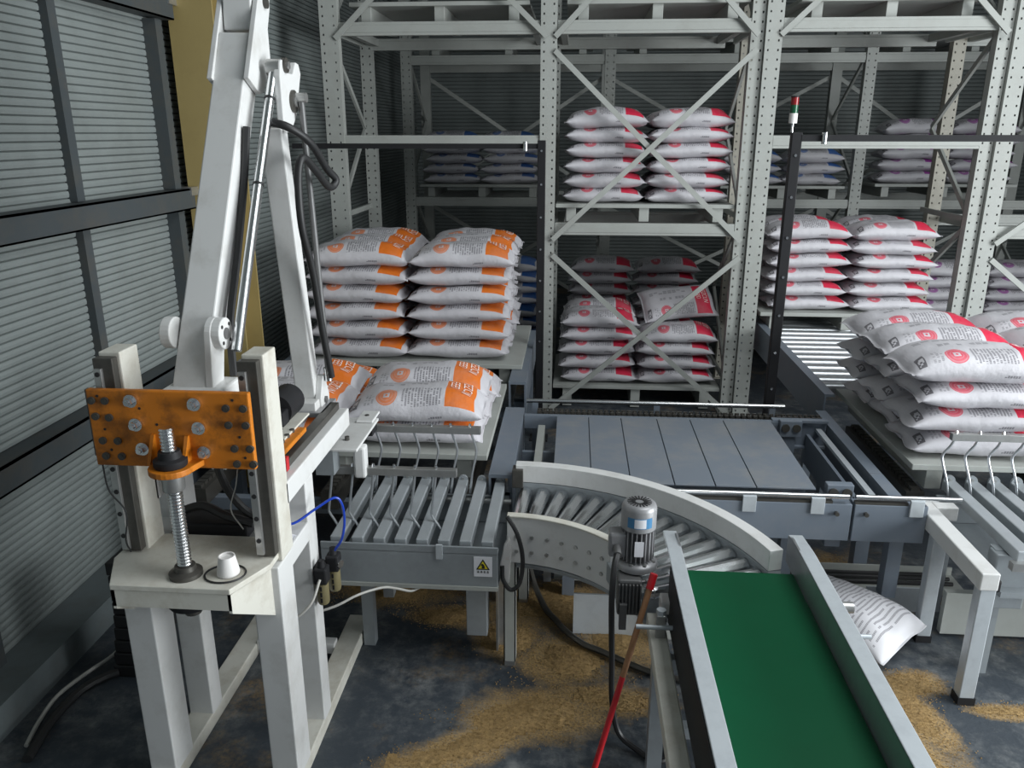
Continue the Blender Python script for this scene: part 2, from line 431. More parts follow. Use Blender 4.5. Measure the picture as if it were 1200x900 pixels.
for x in (-2.12, .40, 3.48, 6.0):
    z = .3; k = 0
    while z < 4.6:
        a, b = (10.55, 11.75) if k % 2 == 0 else (11.75, 10.55)
        brace(R2, (x, a, z), (x, b, z+.8), .05, .025, up=(1,0,0)); z += .82; k += 1

# ------------------------------------------------------------ pallets
def pallet(x0, x1, y0, y1, ztop, label, group='grey steel pallets', h=.16, mat='rack'):
    t = thing('steel_pallet', ((x0+x1)/2, (y0+y1)/2, ztop-h), label, 'pallet', group)
    part('deck', mat, t, 'box', x0, x1, y0, y1, ztop-.035, ztop, bevel=.004)
    for xx in (x0+.14, (x0+x1)/2, x1-.14):
        part('runner', mat, t, 'box', xx-.045, xx+.045, y0+.03, y1-.03, ztop-h, ztop-.034, bevel=.004)
    return t

# ------------------------------------------------------------ sacks
def sup(a, p, q): return max(0., 1-abs(a)**p)**q
class Bag:
    def __init__(s, L, W, T, dome=0., seed=0, droop=.015, sag=0.):
        s.L, s.W, s.T, s.dome, s.seed, s.droop, s.sag = L, W, T, dome, seed, droop, sag
        s.arc = [0]; pz = None
        for i in range(65):
            a = math.sin(PI/2*(-1+2*i/64)); p = V((a*W/2, T/2*(1+dome)*sup(a, 3.0, .5)))
            if pz is not None: s.arc.append(s.arc[-1]+(p-pz).length)
            pz = p
    def uvv(s, q):   # q in -1..1 -> arc-length share
        f = (q+1)*32; i = min(63, int(f)); t = f-i
        return (s.arc[i]*(1-t)+s.arc[i+1]*t)/s.arc[-1]
    def qv(s, v):    # inverse
        lo, hi = -1., 1.
        for _ in range(24):
            m = (lo+hi)/2
            if s.uvv(m) < v: lo = m
            else: hi = m
        return lo
    def pt(s, u, q, side):
        a = math.sin(PI/2*q); S0 = s.seed*13.7
        e = .955
        th = sup(u/e, 4.5, .58) if abs(u) < e else 0
        th = max(th, .025*(1-abs(a)**4)) if abs(u) < 1.01 else th
        t = s.T/2*th*sup(a, 3.0, .5)
        x = u*s.L/2*(1 - .035*(1-a*a)*abs(u)**4); y = a*s.W/2*(.955+.045*abs(u)**4)
        x += .012*noise.noise(V((S0, u*1.3, a*2)))*abs(u)**3; y += .010*noise.noise(V((u*2.2, S0, a)))
        n = noise.noise(V((u*3.1+S0, a*2.3, side*2.))); wr = math.sin(a*11+S0+2*noise.noise(V((u*2, a*2, S0))))*abs(u)**6
        zc = -s.droop*abs(u)**3 + .018*noise.noise(V((u*1.5, a*1.5, S0+5))) - s.sag*(a)*.5
        if side > 0: z = t*(1+s.dome)*(1+.16*n) + .004*wr*th**.3
        else: z = -t*(1+.06*n) + .004*wr*th**.3
        # loose seam flap ripples
        if abs(u) > .93: z += .010*math.sin(a*5+S0)*(abs(u)-.93)/.07
        return V((x, y, z+zc))
    def mesh(s, name, mat):
        us = [-1, -.985, -.965, -.95, -.93, -.90, -.86, -.80, -.72, -.62, -.50, -.36, -.2, 0]
        us = us + [-u for u in us[-2::-1]]
        qs = [-1+2*j/18 for j in range(19)]
        vs = []; fs = []; uvs = []; top = {}; bot = {}
        for i, u in enumerate(us):
            for j, q in enumerate(qs):
                edge = i in (0, len(us)-1) or j in (0, len(qs)-1)
                top[i, j] = len(vs); vs.append(s.pt(u, q, 1))
                if edge: bot[i, j] = top[i, j]
                else: bot[i, j] = len(vs); vs.append(s.pt(u, q, -1))
        for i in range(len(us)-1):
            for j in range(len(qs)-1):
                c = [(i, j), (i+1, j), (i+1, j+1), (i, j+1)]
                fs.append(tuple(top[k] for k in c)); uvs.append([((us[a]+1)/2, s.uvv(qs[b])) for a, b in c])
                c = c[::-1]
                fs.append(tuple(bot[k] for k in c)); uvs.append([((us[a]+1)/2, 3-s.uvv(qs[b])) for a, b in c])
        me = bpy.data.meshes.new(name); me.from_pydata(vs, [], fs); ul = me.uv_layers.new(name='UVMap')
        k = 0
        for f in uvs:
            for t in f: ul.data[k].uv = t; k += 1
        me.polygons.foreach_set('use_smooth', [True]*len(me.polygons)); me.materials.append(M[mat]); me.update()
        return me
    def lettering(s, name):
        """the two words printed on the colour band, laid on the sack surface"""
        vs = []; fs = []
        for txt, uc, size, v0 in (('TEZCUN', .830, .078, .72), ('FEED', .742, .072, .62)):
            cu = bpy.data.curves.new('t', 'FONT'); cu.body = txt; cu.size = 1; cu.align_x = 'LEFT'
            ob = bpy.data.objects.new('t', cu); COL.objects.link(ob)
            me = bpy.data.meshes.new_from_object(ob)
            n = len(vs); tot = s.arc[-1]
            for vtx in me.vertices:
                u = uc + vtx.co.y*size*1.25/s.L*.8; v = v0 - vtx.co.x*size/tot*.72
                q = s.qv(min(.99, max(.01, v))); p = s.pt(u*2-1, q, 1)
                vs.append(p+V((0, -.002, .0045)))
            fs += [tuple(i+n for i in f.vertices) for f in me.polygons]
            bpy.data.objects.remove(ob); bpy.data.curves.remove(cu); bpy.data.meshes.remove(me)
        me = bpy.data.meshes.new(name); me.from_pydata(vs, [], fs); me.materials.append(M['print']); return me
BL, BW, BT = .82, .44, .150
FLAT = [Bag(BL, BW, BT, .03, i) for i in range(4)]
TOP = [Bag(BL, BW, BT*1.05, .42, 10+i, .03) for i in range(3)]
BM = {}
for col in BAGCOL:
    BM[col, 0] = [b.mesh('sack_'+col, 'bag_'+col) for b in FLAT]
    BM[col, 1] = [b.mesh('sack_domed_'+col, 'bag_'+col) for b in TOP]
LET0 = [b.lettering('band_lettering') for b in FLAT]
LET1 = [b.lettering('band_lettering') for b in TOP]
ORD = ['bottom', 'second', 'third', 'fourth', 'fifth', 'sixth', 'seventh', 'eighth']
def sack(col, top, k, loc, rot=(0,0,0), sc=(1,1,1), label='', group=None, letters=False):
    ms = BM[col, 1 if top else 0]; k = k % len(ms)
    o = bpy.data.objects.new('feed_sack', ms[k]); COL.objects.link(o)
    o.location = loc; o.rotation_euler = rot; o.scale = sc
    tag(o, label, 'sack', group)
    if letters:
        l = bpy.data.objects.new('band_lettering', (LET1 if top else LET0)[k]); COL.objects.link(l); l.parent = o; l['kind'] = 'stuff'
    return o
SN = random.Random(3)
def stack(col, x0, y0, z0, layers, rows, desc, colnames, rownames, group, L=.82, W=.44, T=.15, pitchx=None, letters=False,
          heights=None, jit=.028, cols=2, skip=(), dx=(0,)*9, domed=True):
    s3 = (L/BL, W/BW, T/BT); px = pitchx or L*.985
    for c in range(cols):
        for r in range(rows):
            n = layers if heights is None else heights[c][r]
            for k in range(n):
                if (c, r, k) in skip: continue
                top = (k == n-1) and domed
                z = z0 + T*(.51+.98*k)
                lab = f"{desc[0]}, {'top' if top else ORD[k]} layer, {colnames[c]}, {rownames[r]} {desc[1]}".replace(',,', ',').replace('  ', ' ').strip()
                sack(col, top, SN.randrange(9), (x0+L/2+px*c+SN.uniform(-jit, jit)+dx[min(k, 8)], y0+W/2+W*.985*r+SN.uniform(-jit, jit)*.7, z),
                     (SN.uniform(-.015, .015), SN.uniform(-.018, .018), SN.uniform(-.045, .045)), s3, lab, group, letters and (top or k == n-1))

# ------------------------------------------------------------ pallets and sack stacks
RN3 = ('front row', 'middle row', 'rear row')
PG = 'grey steel pallets'
pallet(-2.24, -.47, 4.24, 5.62, .82, 'grey steel pallet under the two-layer load of orange banded sacks', PG)
stack('orange', -2.16, 4.27, .82, 2, 3, ('orange-banded feed sack', 'of the low load'), ('wall side', 'deck side'), ('slat row', 'middle row', 'rear row'),
      'orange banded sacks on the half-loaded pallet', L=.83, T=.155, letters=True, heights=[[2, 2, 1], [2, 2, 1]])
pallet(-2.24, -.38, 5.98, 7.34, .86, 'grey steel pallet under the six-layer stack of orange banded sacks', PG)
stack('orange', -2.13, 6.03, .86, 6, 3, ('orange-banded feed sack', 'of the tall stack'), ('wall side', 'rack post side'), RN3,
      'orange banded sacks stacked six layers high', L=.84, T=.150, letters=True)
pallet(-.17, 1.445, 7.48, 8.62, 1.975, 'grey steel pallet on the rack beam below six layers of red banded sacks', PG)
stack('red', -.115, 7.52, 1.975, 6, 2, ('red-banded feed sack', 'on the rack shelf'), ('single post side', 'double post side'), ('aisle row', 'inner row'),
      'red banded sacks on the braced rack shelf', L=.765, T=.136, letters=True, jit=.018)
pallet(-.17, 1.445, 7.48, 8.62, .235, 'grey steel pallet on the floor of the X-braced rack bay', PG, h=.225)
stack('red', -.115, 7.52, .235, 5, 2, ('red-banded feed sack', 'on the rack floor'), ('single post side', 'double post side'), ('aisle row', 'inner row'),
      'red banded sacks at the bottom of the braced bay', L=.765, T=.140, letters=True, jit=.018, heights=[[5, 5], [4, 3]])
sack('red', True, 1, (1.06, 8.02, .96), (.62, -.10, .12), (.90, .98, .75), 'red banded feed sack tilted up on edge atop the bottom rack load', None, True)
pallet(-.1, 1.5, 9.1, 10.1, .24, 'shaded grey pallet under the dark red banded stack deep in the rack', PG, h=.225)
stack('red', -.04, 9.15, .24, 7, 2, ('shaded red-banded sack', 'deep inside'), ('single post side', 'double post side'), ('aisle row', 'inner row'),
      'red banded sacks in the shade behind the braced bay', L=.75, T=.138, heights=[[7, 0], [7, 0]])
pallet(1.76, 3.36, 7.46, 8.60, .995, 'grey steel pallet riding the roller conveyor with red banded sacks', PG, h=.165)
stack('red', 1.80, 7.50, .995, 6, 2, ('red-banded feed sack', 'above the rollers'), ('black post side', 'far post side'), ('aisle row', 'inner row'),
      'red banded sacks above the roller conveyor', L=.765, T=.135, letters=True)
pallet(1.92, 3.72, 4.27, 5.66, .83, 'grey steel pallet under the brightly lit white and red sacks', PG)
stack('red', 1.945, 4.30, .83, 4, 3, ('bright red-banded sack', 'by the slats'), ('roller rail column', 'outer column'), ('slat row', 'middle row', 'roller row'),
      'brightly lit red banded sacks on the four-layer pallet', L=.82, W=.445, T=.152, letters=True, heights=[[4, 4, 4], [0, 4, 4]], dx=(0, -.07, -.05, -.09))
pallet(-2.0, -.40, 10.5, 11.6, 1.96, 'grey pallet on the back rack under blue banded sacks beyond the orange stack', PG)
stack('blue', -1.97, 10.53, 1.96, 5, 1, ('blue-banded feed sack', 'past the orange stack'), ('wall side', 'post side'), ('on the back rack,',),
      'blue banded sacks beyond the orange stack', L=.765, T=.128)
pallet(1.83, 3.36, 10.5, 11.6, 1.96, 'grey pallet on the back rack under the low load of blue banded sacks', PG)
stack('blue', 1.86, 10.53, 1.96, 3, 1, ('blue-banded feed sack', 'behind black post'), ('double post side', 'outer side'), ('back rack,',),
      'blue banded sacks behind the black sensor post', L=.745, T=.14)
pallet(3.72, 5.42, 10.5, 11.6, 1.99, 'grey pallet on the back rack under purple banded sacks', PG)
stack('purple', 3.74, 10.53, 1.99, 5, 1, ('purple-banded feed sack', 'on the back shelf'), ('inner column', 'outer column'), ('facing the aisle,',),
      'purple banded sacks on the back rack shelf', L=.83, T=.15)
pallet(-1.95, -.32, 9.1, 10.1, .24, 'shaded grey pallet at floor level behind the tall orange stack', PG, h=.225)
stack('blue', -1.92, 9.15, .24, 7, 1, ('shaded blue-banded feed sack', 'behind the orange stack'), ('wall side', 'post side'), ('at floor level,',),
      'blue banded sacks at floor level behind the orange stack', L=.79, T=.138)
pallet(1.80, 3.40, 9.1, 10.1, .24, 'shaded grey pallet at floor level behind the roller conveyor', PG, h=.225)
stack('blue', 1.83, 9.15, .24, 7, 1, ('shaded blue-banded feed sack', 'behind the rollers'), ('double post side', 'outer side'), ('at floor level,',),
      'blue banded sacks at floor level behind the roller conveyor', L=.77, T=.138)
pallet(3.75, 5.40, 9.1, 10.1, .24, 'shaded grey pallet at floor level with purple banded sacks', PG, h=.225)
stack('purple', 3.80, 9.15, .24, 7, 1, ('shaded purple-banded feed sack', 'below the shelf'), ('inner column', 'outer column'), ('at floor level,',),
      'purple banded sacks at floor level', L=.79, T=.138)
for a, b, d in ((-2.0, -.42, 'the bay over the tall orange stack'), (-.10, 1.445, 'the X-braced bay'), (1.86, 3.36, 'the bay over the roller conveyor')):
    pallet(a, b, 7.48, 8.62, 3.68, 'empty grey pallet on the topmost rack beam of '+d, PG)
for a, b, d in ((-1.9, .2, 'the wall bay'), (.65, 3.2, 'the middle bay'), (3.75, 5.6, 'the outer bay')):
    pallet(a, b, 10.5, 11.6, 3.67, 'empty grey pallet on the topmost back rack beam of '+d, PG)
o = bpy.data.objects.new('feed_sack', TOP[2].mesh('sack_fallen', 'bag_back')); COL.objects.link(o)
o.location = (1.525, 3.865, .115); o.rotation_euler = (.18, -.05, math.radians(-50)); o.scale = (.80, .95, 1.0)
tag(o, 'white sack with rows of black print fallen on the floor beside the belt', 'sack')

# ------------------------------------------------------------ pallet conveyors on the wall side
def pallet_conveyor(x0, x1, y0, y1, ztop, zchain, label, chanw=.13, mat='blue'):
    t = thing('pallet_conveyor', ((x0+x1)/2, (y0+y1)/2, 0), label, 'conveyor')
    for xa in (x0, x1-chanw):
        mb = MB(); mb.box(xa, xa+chanw, y0, y1, ztop-.02, ztop); mb.box(xa, xa+.012, y0, y1, ztop-.26, ztop-.02); mb.box(xa+chanw-.012, xa+chanw, y0, y1, ztop-.26, ztop-.02)
        mb.build('side_channel', mat, t)
        for yy in (y0+.12, y1-.2):
            part('leg', mat, t, 'box', xa+.03, xa+.11, yy, yy+.08, 0, ztop-.2)
    for xc in (x0+.27, (x0+x1)/2, x1-.27):
        part('chain_track', 'darksteel', t, 'box', xc-.05, xc+.05, y0, y1, zchain-.12, zchain-.02)
        mb = MB(); n = int((y1-y0)/.05)
        for i in range(n): mb.box(xc-.025, xc+.025, y0+i*.05+.004, y0+i*.05+.044, zchain-.021, zchain+.002)
        ch = mb.build('chain', 'darksteel', t); ch['kind'] = 'stuff'
    for yy in (y0+.1, y1-.16): part('cross_member', mat, t, 'box', x0+.05, x1-.05, yy, yy+.06, zchain-.2, zchain-.12)
    return t
pallet_conveyor(-2.40, -.31, 4.04, 5.18, .79, .662, 'blue-grey chain conveyor carrying the half-loaded orange sack pallet')
pallet_conveyor(-2.34, -.33, 5.66, 7.30, .822, .702, 'blue-grey chain conveyor carrying the six-layer orange stack toward the rack')
pallet_conveyor(1.70, 3.95, 4.29, 5.36, .76, .672, 'dark blue-grey chain conveyor under the brightly lit sack pallet', chanw=.07)

# ------------------------------------------------------------ roller conveyor feeding the rack
rc = thing('roller_conveyor', (2.65, 7.1, 0), 'steel roller conveyor with blue-grey side rail running into the rack', 'conveyor')
for xa in (1.77, 3.36):
    ys = 5.42 if xa < 3 else 5.72
    mb = MB(); mb.box(xa, xa+.07, ys, 8.75, .84, .86); mb.box(xa, xa+.012, ys, 8.75, .60, .84)
    mb.build('side_rail', 'blue', rc)
for yy in (5.75, 7.0, 8.5):
    for xa in (1.78, 3.37): part('leg', 'blue', rc, 'box', xa, xa+.06, yy, yy+.06, 0, .62)
r0 = None; y = 5.80
while y < 8.7:
    if r0 is None:
        mb = MB(); mb.cyl((1.80, y, .787), (3.365, y, .787), .043, 16); r0 = mb.build('roller', 'satin', rc, smooth=True); yb = y
    else:
        c = r0.copy(); COL.objects.link(c); c.parent = rc; c.location = (0, y-yb, 0)
    y += .165

# ------------------------------------------------------------ transfer deck between the pallet lines
dk = thing('transfer_deck', (.65, 4.5, 0), 'flat blue-grey steel plate deck between the two pallet lines', 'platform')
xs = [-.085, .125, .338, .572, .788, 1.003, 1.315]
for a, b in zip(xs, xs[1:]): part('deck_plate', 'deck', dk, 'box', a+.003, b-.003, 4.09 if a < .1 else 4.03 if a < .3 else 3.97, 5.0, .79, .80, bevel=.002)
part('sub_frame', 'blue', dk, 'box', -.08, 1.30, 4.10, 4.98, .70, .789)
for x in (-.02, 1.20):
    for yy in (4.1, 4.85): part('leg', 'blue', dk, 'box', x, x+.07, yy, yy+.07, 0, .70)
# near channel, two lengths with tubes, wheels and clamp plates
for x0, x1 in ((.50, 1.478), (1.492, 1.86)):
    mb = MB(); mb.box(x0, x1, 3.88, 3.90, .545, .755); mb.box(x0, x1, 3.90, 3.96, .735, .755); mb.box(x0, x1, 3.90, 3.96, .545, .565)
    mb.build('front_channel', 'blue', dk, .003)
    part('guide_tube', 'chrome', dk, 'cyl', (x0, 3.89, .795), (x1-.02 if x1 < 1.6 else 2.02, 3.89, .795), .014, 12, smooth=True)
    part('guide_strip', 'darksteel', dk, 'box', x0, x1-.1, 3.885, 3.91, .755, .770)
for x in (1.30, 1.80, .95):
    part('clamp_plate', 'galv', dk, 'box', x-.035, x+.035, 3.868, 3.882, .70, .79, bevel=.002)
for x in (1.40, 1.55):
    part('bolt', 'darksteel', dk, 'cyl', (x, 3.885, .705), (x, 3.86, .705), .012, 8)
for xx, yy, zz in ((1.45, 4.0, .80), (1.44, 4.98, .80)):
    b = part('wheel_bracket', 'blue', dk, 'box', xx-.07, xx+.07, yy, yy+.05, zz-.10, zz+.01, bevel=.004)
    for dx in (-.035, .035): part('guide_wheel', 'darksteel', b, 'cyl', (xx+dx, yy-.012, zz-.035), (xx+dx, yy+.0, zz-.035), .026, 16, smooth=True)
part('wheel_post', 'blue', dk, 'box', 1.40, 1.48, 5.0, 5.06, .45, .70)
part('wheel_post', 'blue', dk, 'box', 1.40, 1.48, 3.99, 4.06, .45, .70)
mb = MB(); mb.box(1.33, 1.69, 5.06, 5.08, .60, .80); mb.box(1.33, 1.69, 5.03, 5.06, .78, .80); mb.box(1.33, 1.69, 5.03, 5.06, .60, .62)
mb.build('rear_channel', 'blue', dk, .003)
part('track_bar', 'galv', dk, 'bar', (1.635, 3.98, .73), (1.635, 5.05, .73), .035, .02)
part('track_side', 'blue', dk, 'box', 1.56, 1.58, 3.98, 5.05, .50, .70)
for x, y in ((1.34, 4.42), (1.745, 4.0)): part('leg', 'blue', dk, 'box', x, x+.075, y, y+.075, .14, .55); part('foot_screw', 'steel', dk, 'cyl', (x+.037, y+.037, 0), (x+.037, y+.037, .15), .015, 8)
part('track_channel', 'blue', dk, 'box', 1.70, 1.77, 3.98, 4.285, .52, .76)
part('wheel_leg', 'blue', dk, 'box', 1.36, 1.44, 5.0, 5.08, 0, .62)
# far side rail, chain trough
part('rear_rail', 'blue', dk, 'box', -.30, 1.42, 5.02, 5.06, .70, .79)
part('chain_trough', 'darksteel', dk, 'box', -.22, 1.68, 5.09, 5.19, .735, .765)
mb = MB(); x = -.22
while x < 1.65:
    mb.box(x, x+.028, 5.105, 5.115, .765, .795); mb.box(x, x+.028, 5.155, 5.165, .765, .795); mb.cyl((x+.014, 5.10, .78), (x+.014, 5.17, .78), .010, 6); x += .038
ch = mb.build('roller_chain', 'darksteel', dk); ch['kind'] = 'stuff'
part('guide_tube', 'chrome', dk, 'cyl', (-.30, 5.26, .815), (1.46, 5.26, .815), .016, 12, smooth=True)
for x in (-.24, .6, 1.38): part('tube_post', 'blue', dk, 'box', x-.02, x+.02, 5.25, 5.28, 0, .81)
# odd members in the gap beside the deck
part('gap_strut', 'rack', dk, 'box', -.205, -.160, 4.085, 4.98, .60, .74)
part('gap_post', 'galv', dk, 'box', -.135, -.09, 4.25, 4.28, 0, .72)
part('gap_plate', 'blue', dk, 'box', -.29, -.09, 4.60, 4.63, .2, .70)

# ------------------------------------------------------------ light curtain posts, guard bars, beacon
def sensor_post(x, y, z0, z1, label, dots=True):
    t = thing('sensor_post', (x, y, 0), label, 'post')
    part('post', 'blackpaint', t, 'box', x-.032, x+.032, y-.03, y+.03, 0, z1, bevel=.004)
    z = .9
    while z < z1:
        part('mounting_screw', 'chrome', t, 'cyl', (x, y-.028, z), (x, y-.036, z), .009, 8); z += .26
    part('foot_plate', 'blackpaint', t, 'box', x-.08, x+.08, y-.08, y+.08, 0, .012)
    return t
t = sensor_post(1.395, 5.42, 0, 2.60, 'black sensor post with screws standing at the deck corner')
b = part('cross_bar', 'blackpaint', t, 'box', 1.42, 4.2, 5.39, 5.43, 2.545, 2.585)
part('bar_clamp', 'chrome', b, 'cyl', (1.56, 5.38, 2.53), (1.56, 5.38, 2.60), .018, 10, smooth=True)
t = sensor_post(-.27, 6.62, 0, 2.54, 'black sensor post in front of the rack beside the tall orange stack')
b = part('cross_bar', 'blackpaint', t, 'box', -2.30, -.29, 6.60, 6.64, 2.475, 2.515)
part('bar_clamp', 'chrome', b, 'cyl', (-.40, 6.59, 2.46), (-.40, 6.59, 2.53), .02, 10, smooth=True)
t = thing('signal_beacon', (1.365, 5.42, 2.60), 'small red and green stacked signal beacon on top of the black post', 'beacon')
part('stem', 'chrome', t, 'cyl', (1.365, 5.42, 2.60), (1.365, 5.42, 2.66), .008, 10, smooth=True)
part('body', 'plasticwhite', t, 'cyl', (1.365, 5.42, 2.655), (1.365, 5.42, 2.715), .026, 16, smooth=True)
part('green_lens', 'greenlamp', t, 'cyl', (1.365, 5.42, 2.715), (1.365, 5.42, 2.765), .024, 16, smooth=True)
part('red_lens', 'redlamp', t, 'cyl', (1.365, 5.42, 2.765), (1.365, 5.42, 2.81), .024, 16, smooth=True)
part('cap', 'blackpaint', t, 'cyl', (1.365, 5.42, 2.81), (1.365, 5.42, 2.818), .026, 16, smooth=True)

# ------------------------------------------------------------ slatted pick-up conveyors
def slat_conveyor(x0, n, pitch, y0, y1, z, label, w=.058, xf=None):
    x1 = x0+n*pitch
    t = thing('slat_conveyor', ((x0+x1)/2, (y0+y1)/2, 0), label, 'conveyor')
    for i in range(n):
        xx = x0+pitch*(i+.5)
        s = part('slat', 'slat', t, 'box', xx-w/2, xx+w/2, y0+.01, y1-.02, z-.055, z, bevel=.005)
        mb = MB(); mb.box(xx-w*.45, xx+w*.45, y1-.03, y1-.016, z-.06, z); mb.cyl((xx, y1-.03, z), (xx, y1-.016, z), w*.45, 14); mb.build('end_tab', 'slat', s)
        part('tab_bolt', 'steel', s, 'cyl', (xx, y1-.036, z+.006), (xx, y1-.028, z+.006), .008, 8)
    xf = x0-.02 if xf is None else xf
    mb = MB(); mb.box(xf, x1, y0-.012, y0, z-.23, z-.02); mb.box(xf, x1, y0-.012, y0+.05, z-.06, z-.052); mb.build('front_channel', 'grey', t, .003)
    mb = MB(); mb.box(x0-.02, x1, y1-.085, y1-.068, z-.23, z-.07); mb.build('rear_channel', 'grey', t)
    part('cross_shaft', 'steel', t, 'cyl', (x0, y1-.115, z-.085), (x1+.015, y1-.115, z-.085), .015, 12, smooth=True)
    part('under_tray', 'grey', t, 'box', x0, x1, y0+.03, y1-.09, z-.26, z-.23)
    part('bottom_angle', 'rack', t, 'box', xf, x1, y0-.02, y0+.03, z-.25, z-.23)
    return t
sl = slat_conveyor(-1.165, 8, .105, 3.36, 4.10, .74, 'grey slatted pick-up conveyor with hook rakes beside the white robot')
part('drive_box', 'grey', sl, 'box', -.488, -.385, 3.40, 3.50, .195, .50, bevel=.004)
for yy in (3.55, 4.0):
    mb = MB(); mb.box(-.355, -.345, yy, yy+.05, 0, .50); mb.box(-.355, -.305, yy+.045, yy+.055, 0, .5); mb.build('leg', 'steel', sl)
    part('leg', 'grey', sl, 'box', -1.06, -1.0, yy, yy+.06, 0, .5)
part('joint_clip', 'galv', sl, 'box', -.62, -.59, 3.338, 3.35, .655, .73)
lb = part('warning_label', 'label', sl, 'box', -.44, -.352, 3.3455, 3.3475, .566, .672)
cx, cz = -.396, .630
mb = MB(); mb.prism([(cx-.033, 3.345, cz-.026), (cx+.033, 3.345, cz-.026), (cx, 3.345, cz+.031)], (0, -.0008, 0)); mb.build('triangle_border', 'black', lb)
mb = MB(); mb.prism([(cx-.023, 3.344, cz-.020), (cx+.023, 3.344, cz-.020), (cx, 3.344, cz+.020)], (0, -.0008, 0)); mb.build('triangle_field', 'yellow', lb)
mb = MB(); mb.prism([(cx-.006, 3.343, cz-.018), (cx+.009, 3.343, cz-.018), (cx+.008, 3.343, cz-.004), (cx+.002, 3.343, cz+.006), (cx-.006, 3.343, cz+.007), (cx-.010, 3.343, cz-.001), (cx-.004, 3.343, cz-.005)], (0, -.0008, 0)); mb.build('hand_symbol', 'black', lb)
mb = MB()
for i in range(4):
    xx = cx-.028+i*.0155
    mb.box(xx, xx+.010, 3.3443, 3.3455, .5895, .5912); mb.box(xx+.001, xx+.009, 3.3443, 3.3455, .5945, .5960); mb.box(xx+.004, xx+.0058, 3.3443, 3.3455, .5875, .5985); mb.box(xx, xx+.010, 3.3443, 3.3455, .5868, .5880)
mb.build('caption', 'black', lb)
sr = slat_conveyor(2.06, 8, .120, 3.44, 4.27, .75, 'grey slatted pick-up conveyor beside the white guard stand', w=.068, xf=2.42)
part('slat_bearer', 'grey', sr, 'box', 2.05, 3.0, 3.56, 3.62, .62, .695)
part('end_pedestal', 'grey', sr, 'box', 2.04, 2.20, 3.52, 3.60, .40, .69, bevel=.006)
for xx in (2.06, 2.9):
    for yy in (3.56, 4.10): part('leg', 'grey', sr, 'box', xx, xx+.06, yy, yy+.06, 0, .52)
part('base_plate', 'rack', sr, 'box', 2.02, 3.0, 3.86, 3.90, .02, .27)
part('slat_shaft_cap', 'steel', sr, 'box', 2.06, 2.15, 3.42, 3.46, .66, .70)

# ------------------------------------------------------------ hook rakes
def rake(name_label, x0, n, pitch, y, z, pts, xb0, xb1, mat='steel'):
    t = thing('hook_rake', ((xb0+xb1)/2, y, z), name_label, 'gripper')
    part('bar', mat, t, 'box', xb0, xb1, y-.018, y+.018, z-.02, z+.02, bevel=.003)
    for i in range(n):
        x = x0+pitch*i
        mb = MB(); mb.tube([V((x, y, z)) + V(p) for p in pts], .0065, 8, 3); mb.build('hook', 'satin', t, smooth=True)
        part('hook_nut', 'chrome', t, 'cyl', (x, y, z+.018), (x, y, z+.036), .010, 8, r2=.006)
    return t
rk1 = rake('upper rake bar with bent steel hooks in front of the orange sack pallet', -1.06, 6, .105, 4.00, 1.065,
     [(0, 0, 0), (.012, .005, -.04), (.030, .005, -.10), (.032, 0, -.14), (.012, -.02, -.24), (0, -.03, -.36)], -1.12, -.475)
rk2 = rake('lower rake bar with bent steel hooks over the slatted conveyor', -1.18, 6, .105, 3.60, .99,
     [(0, 0, 0), (-.006, -.01, -.06), (-.022, -.03, -.20), (-.018, -.035, -.225), (.010, -.05, -.26), (.03, -.06, -.285)], -1.24, -.55)
rk3 = rake('rake bar with bent steel hooks in front of the brightly lit sacks', 2.055, 6, .120, 4.13, 1.055,
     [(0, 0, 0), (-.012, .005, -.05), (-.045, .005, -.10), (-.048, 0, -.14), (-.02, -.02, -.24), (.005, -.02, -.34)], 2.03, 2.75)
part('carrier_plate', 'white', rk1, 'box', -1.19, -1.02, 3.50, 3.95, 1.125, 1.14, bevel=.004)
part('carrier_block', 'blackpaint', rk1, 'box', -1.10, -1.04, 3.88, 3.985, 1.06, 1.125, bevel=.003)
part('carrier_cap', 'white', rk1, 'box', -1.12, -1.03, 3.86, 4.02, 1.142, 1.156, bevel=.004)
for dx, dy in ((-1.10, 3.62), (-1.08, 3.94)): part('slot_bolt', 'darksteel', rk1, 'cyl', (dx, dy, 1.138), (dx, dy, 1.160), .012, 8)
part('carrier_lug', 'white', rk2, 'box', -1.06, -1.0, 3.56, 3.63, .96, 1.125, bevel=.012)
mb = MB(); mb.box(2.645, 2.675, 4.225, 4.262, 0, 1.06); mb.box(2.645, 2.675, 4.13, 4.225, 1.04, 1.06); mb.build('rake_post', 'grey', rk3)
part('rake_link', 'grey', rk2, 'box', -1.23, -1.14, 3.50, 3.60, 1.0, 1.13)

# ------------------------------------------------------------ curved roller conveyor
CX, CY, RO, RI = -.287, 2.777, 1.275, .675
cv = thing('curved_conveyor', (CX+.7, CY+.7, 0), 'curved conveyor of tapered chrome rollers between white painted guards', 'conveyor')
def arcp(r, a, z): return V((CX+r*math.cos(a), CY+r*math.sin(a), z))
def arc_box(name, mat, r0, r1, z0, z1, a0, a1, n=28, bevel=.003):
    vs = []; fs = []
    for i in range(n+1):
        a = a0+(a1-a0)*i/n; vs += [arcp(r0, a, z0), arcp(r1, a, z0), arcp(r1, a, z1), arcp(r0, a, z1)]
    for i in range(n):
        for k in range(4): fs.append((i*4+k, i*4+(k+1) % 4, i*4+4+(k+1) % 4, i*4+4+k))
    fs += [(0, 1, 2, 3), (n*4+3, n*4+2, n*4+1, n*4)]
    return MB().add(vs, fs).build(name, mat, cv, bevel)
A0, A1 = math.radians(18), math.radians(90)
g = arc_box('outer_guard', 'white', RO-.045, RO+.02, .765, .865, A0, A1)
arc_box('outer_side', 'grey', RO-.045, RO+.02, .55, .762, A0, A1)
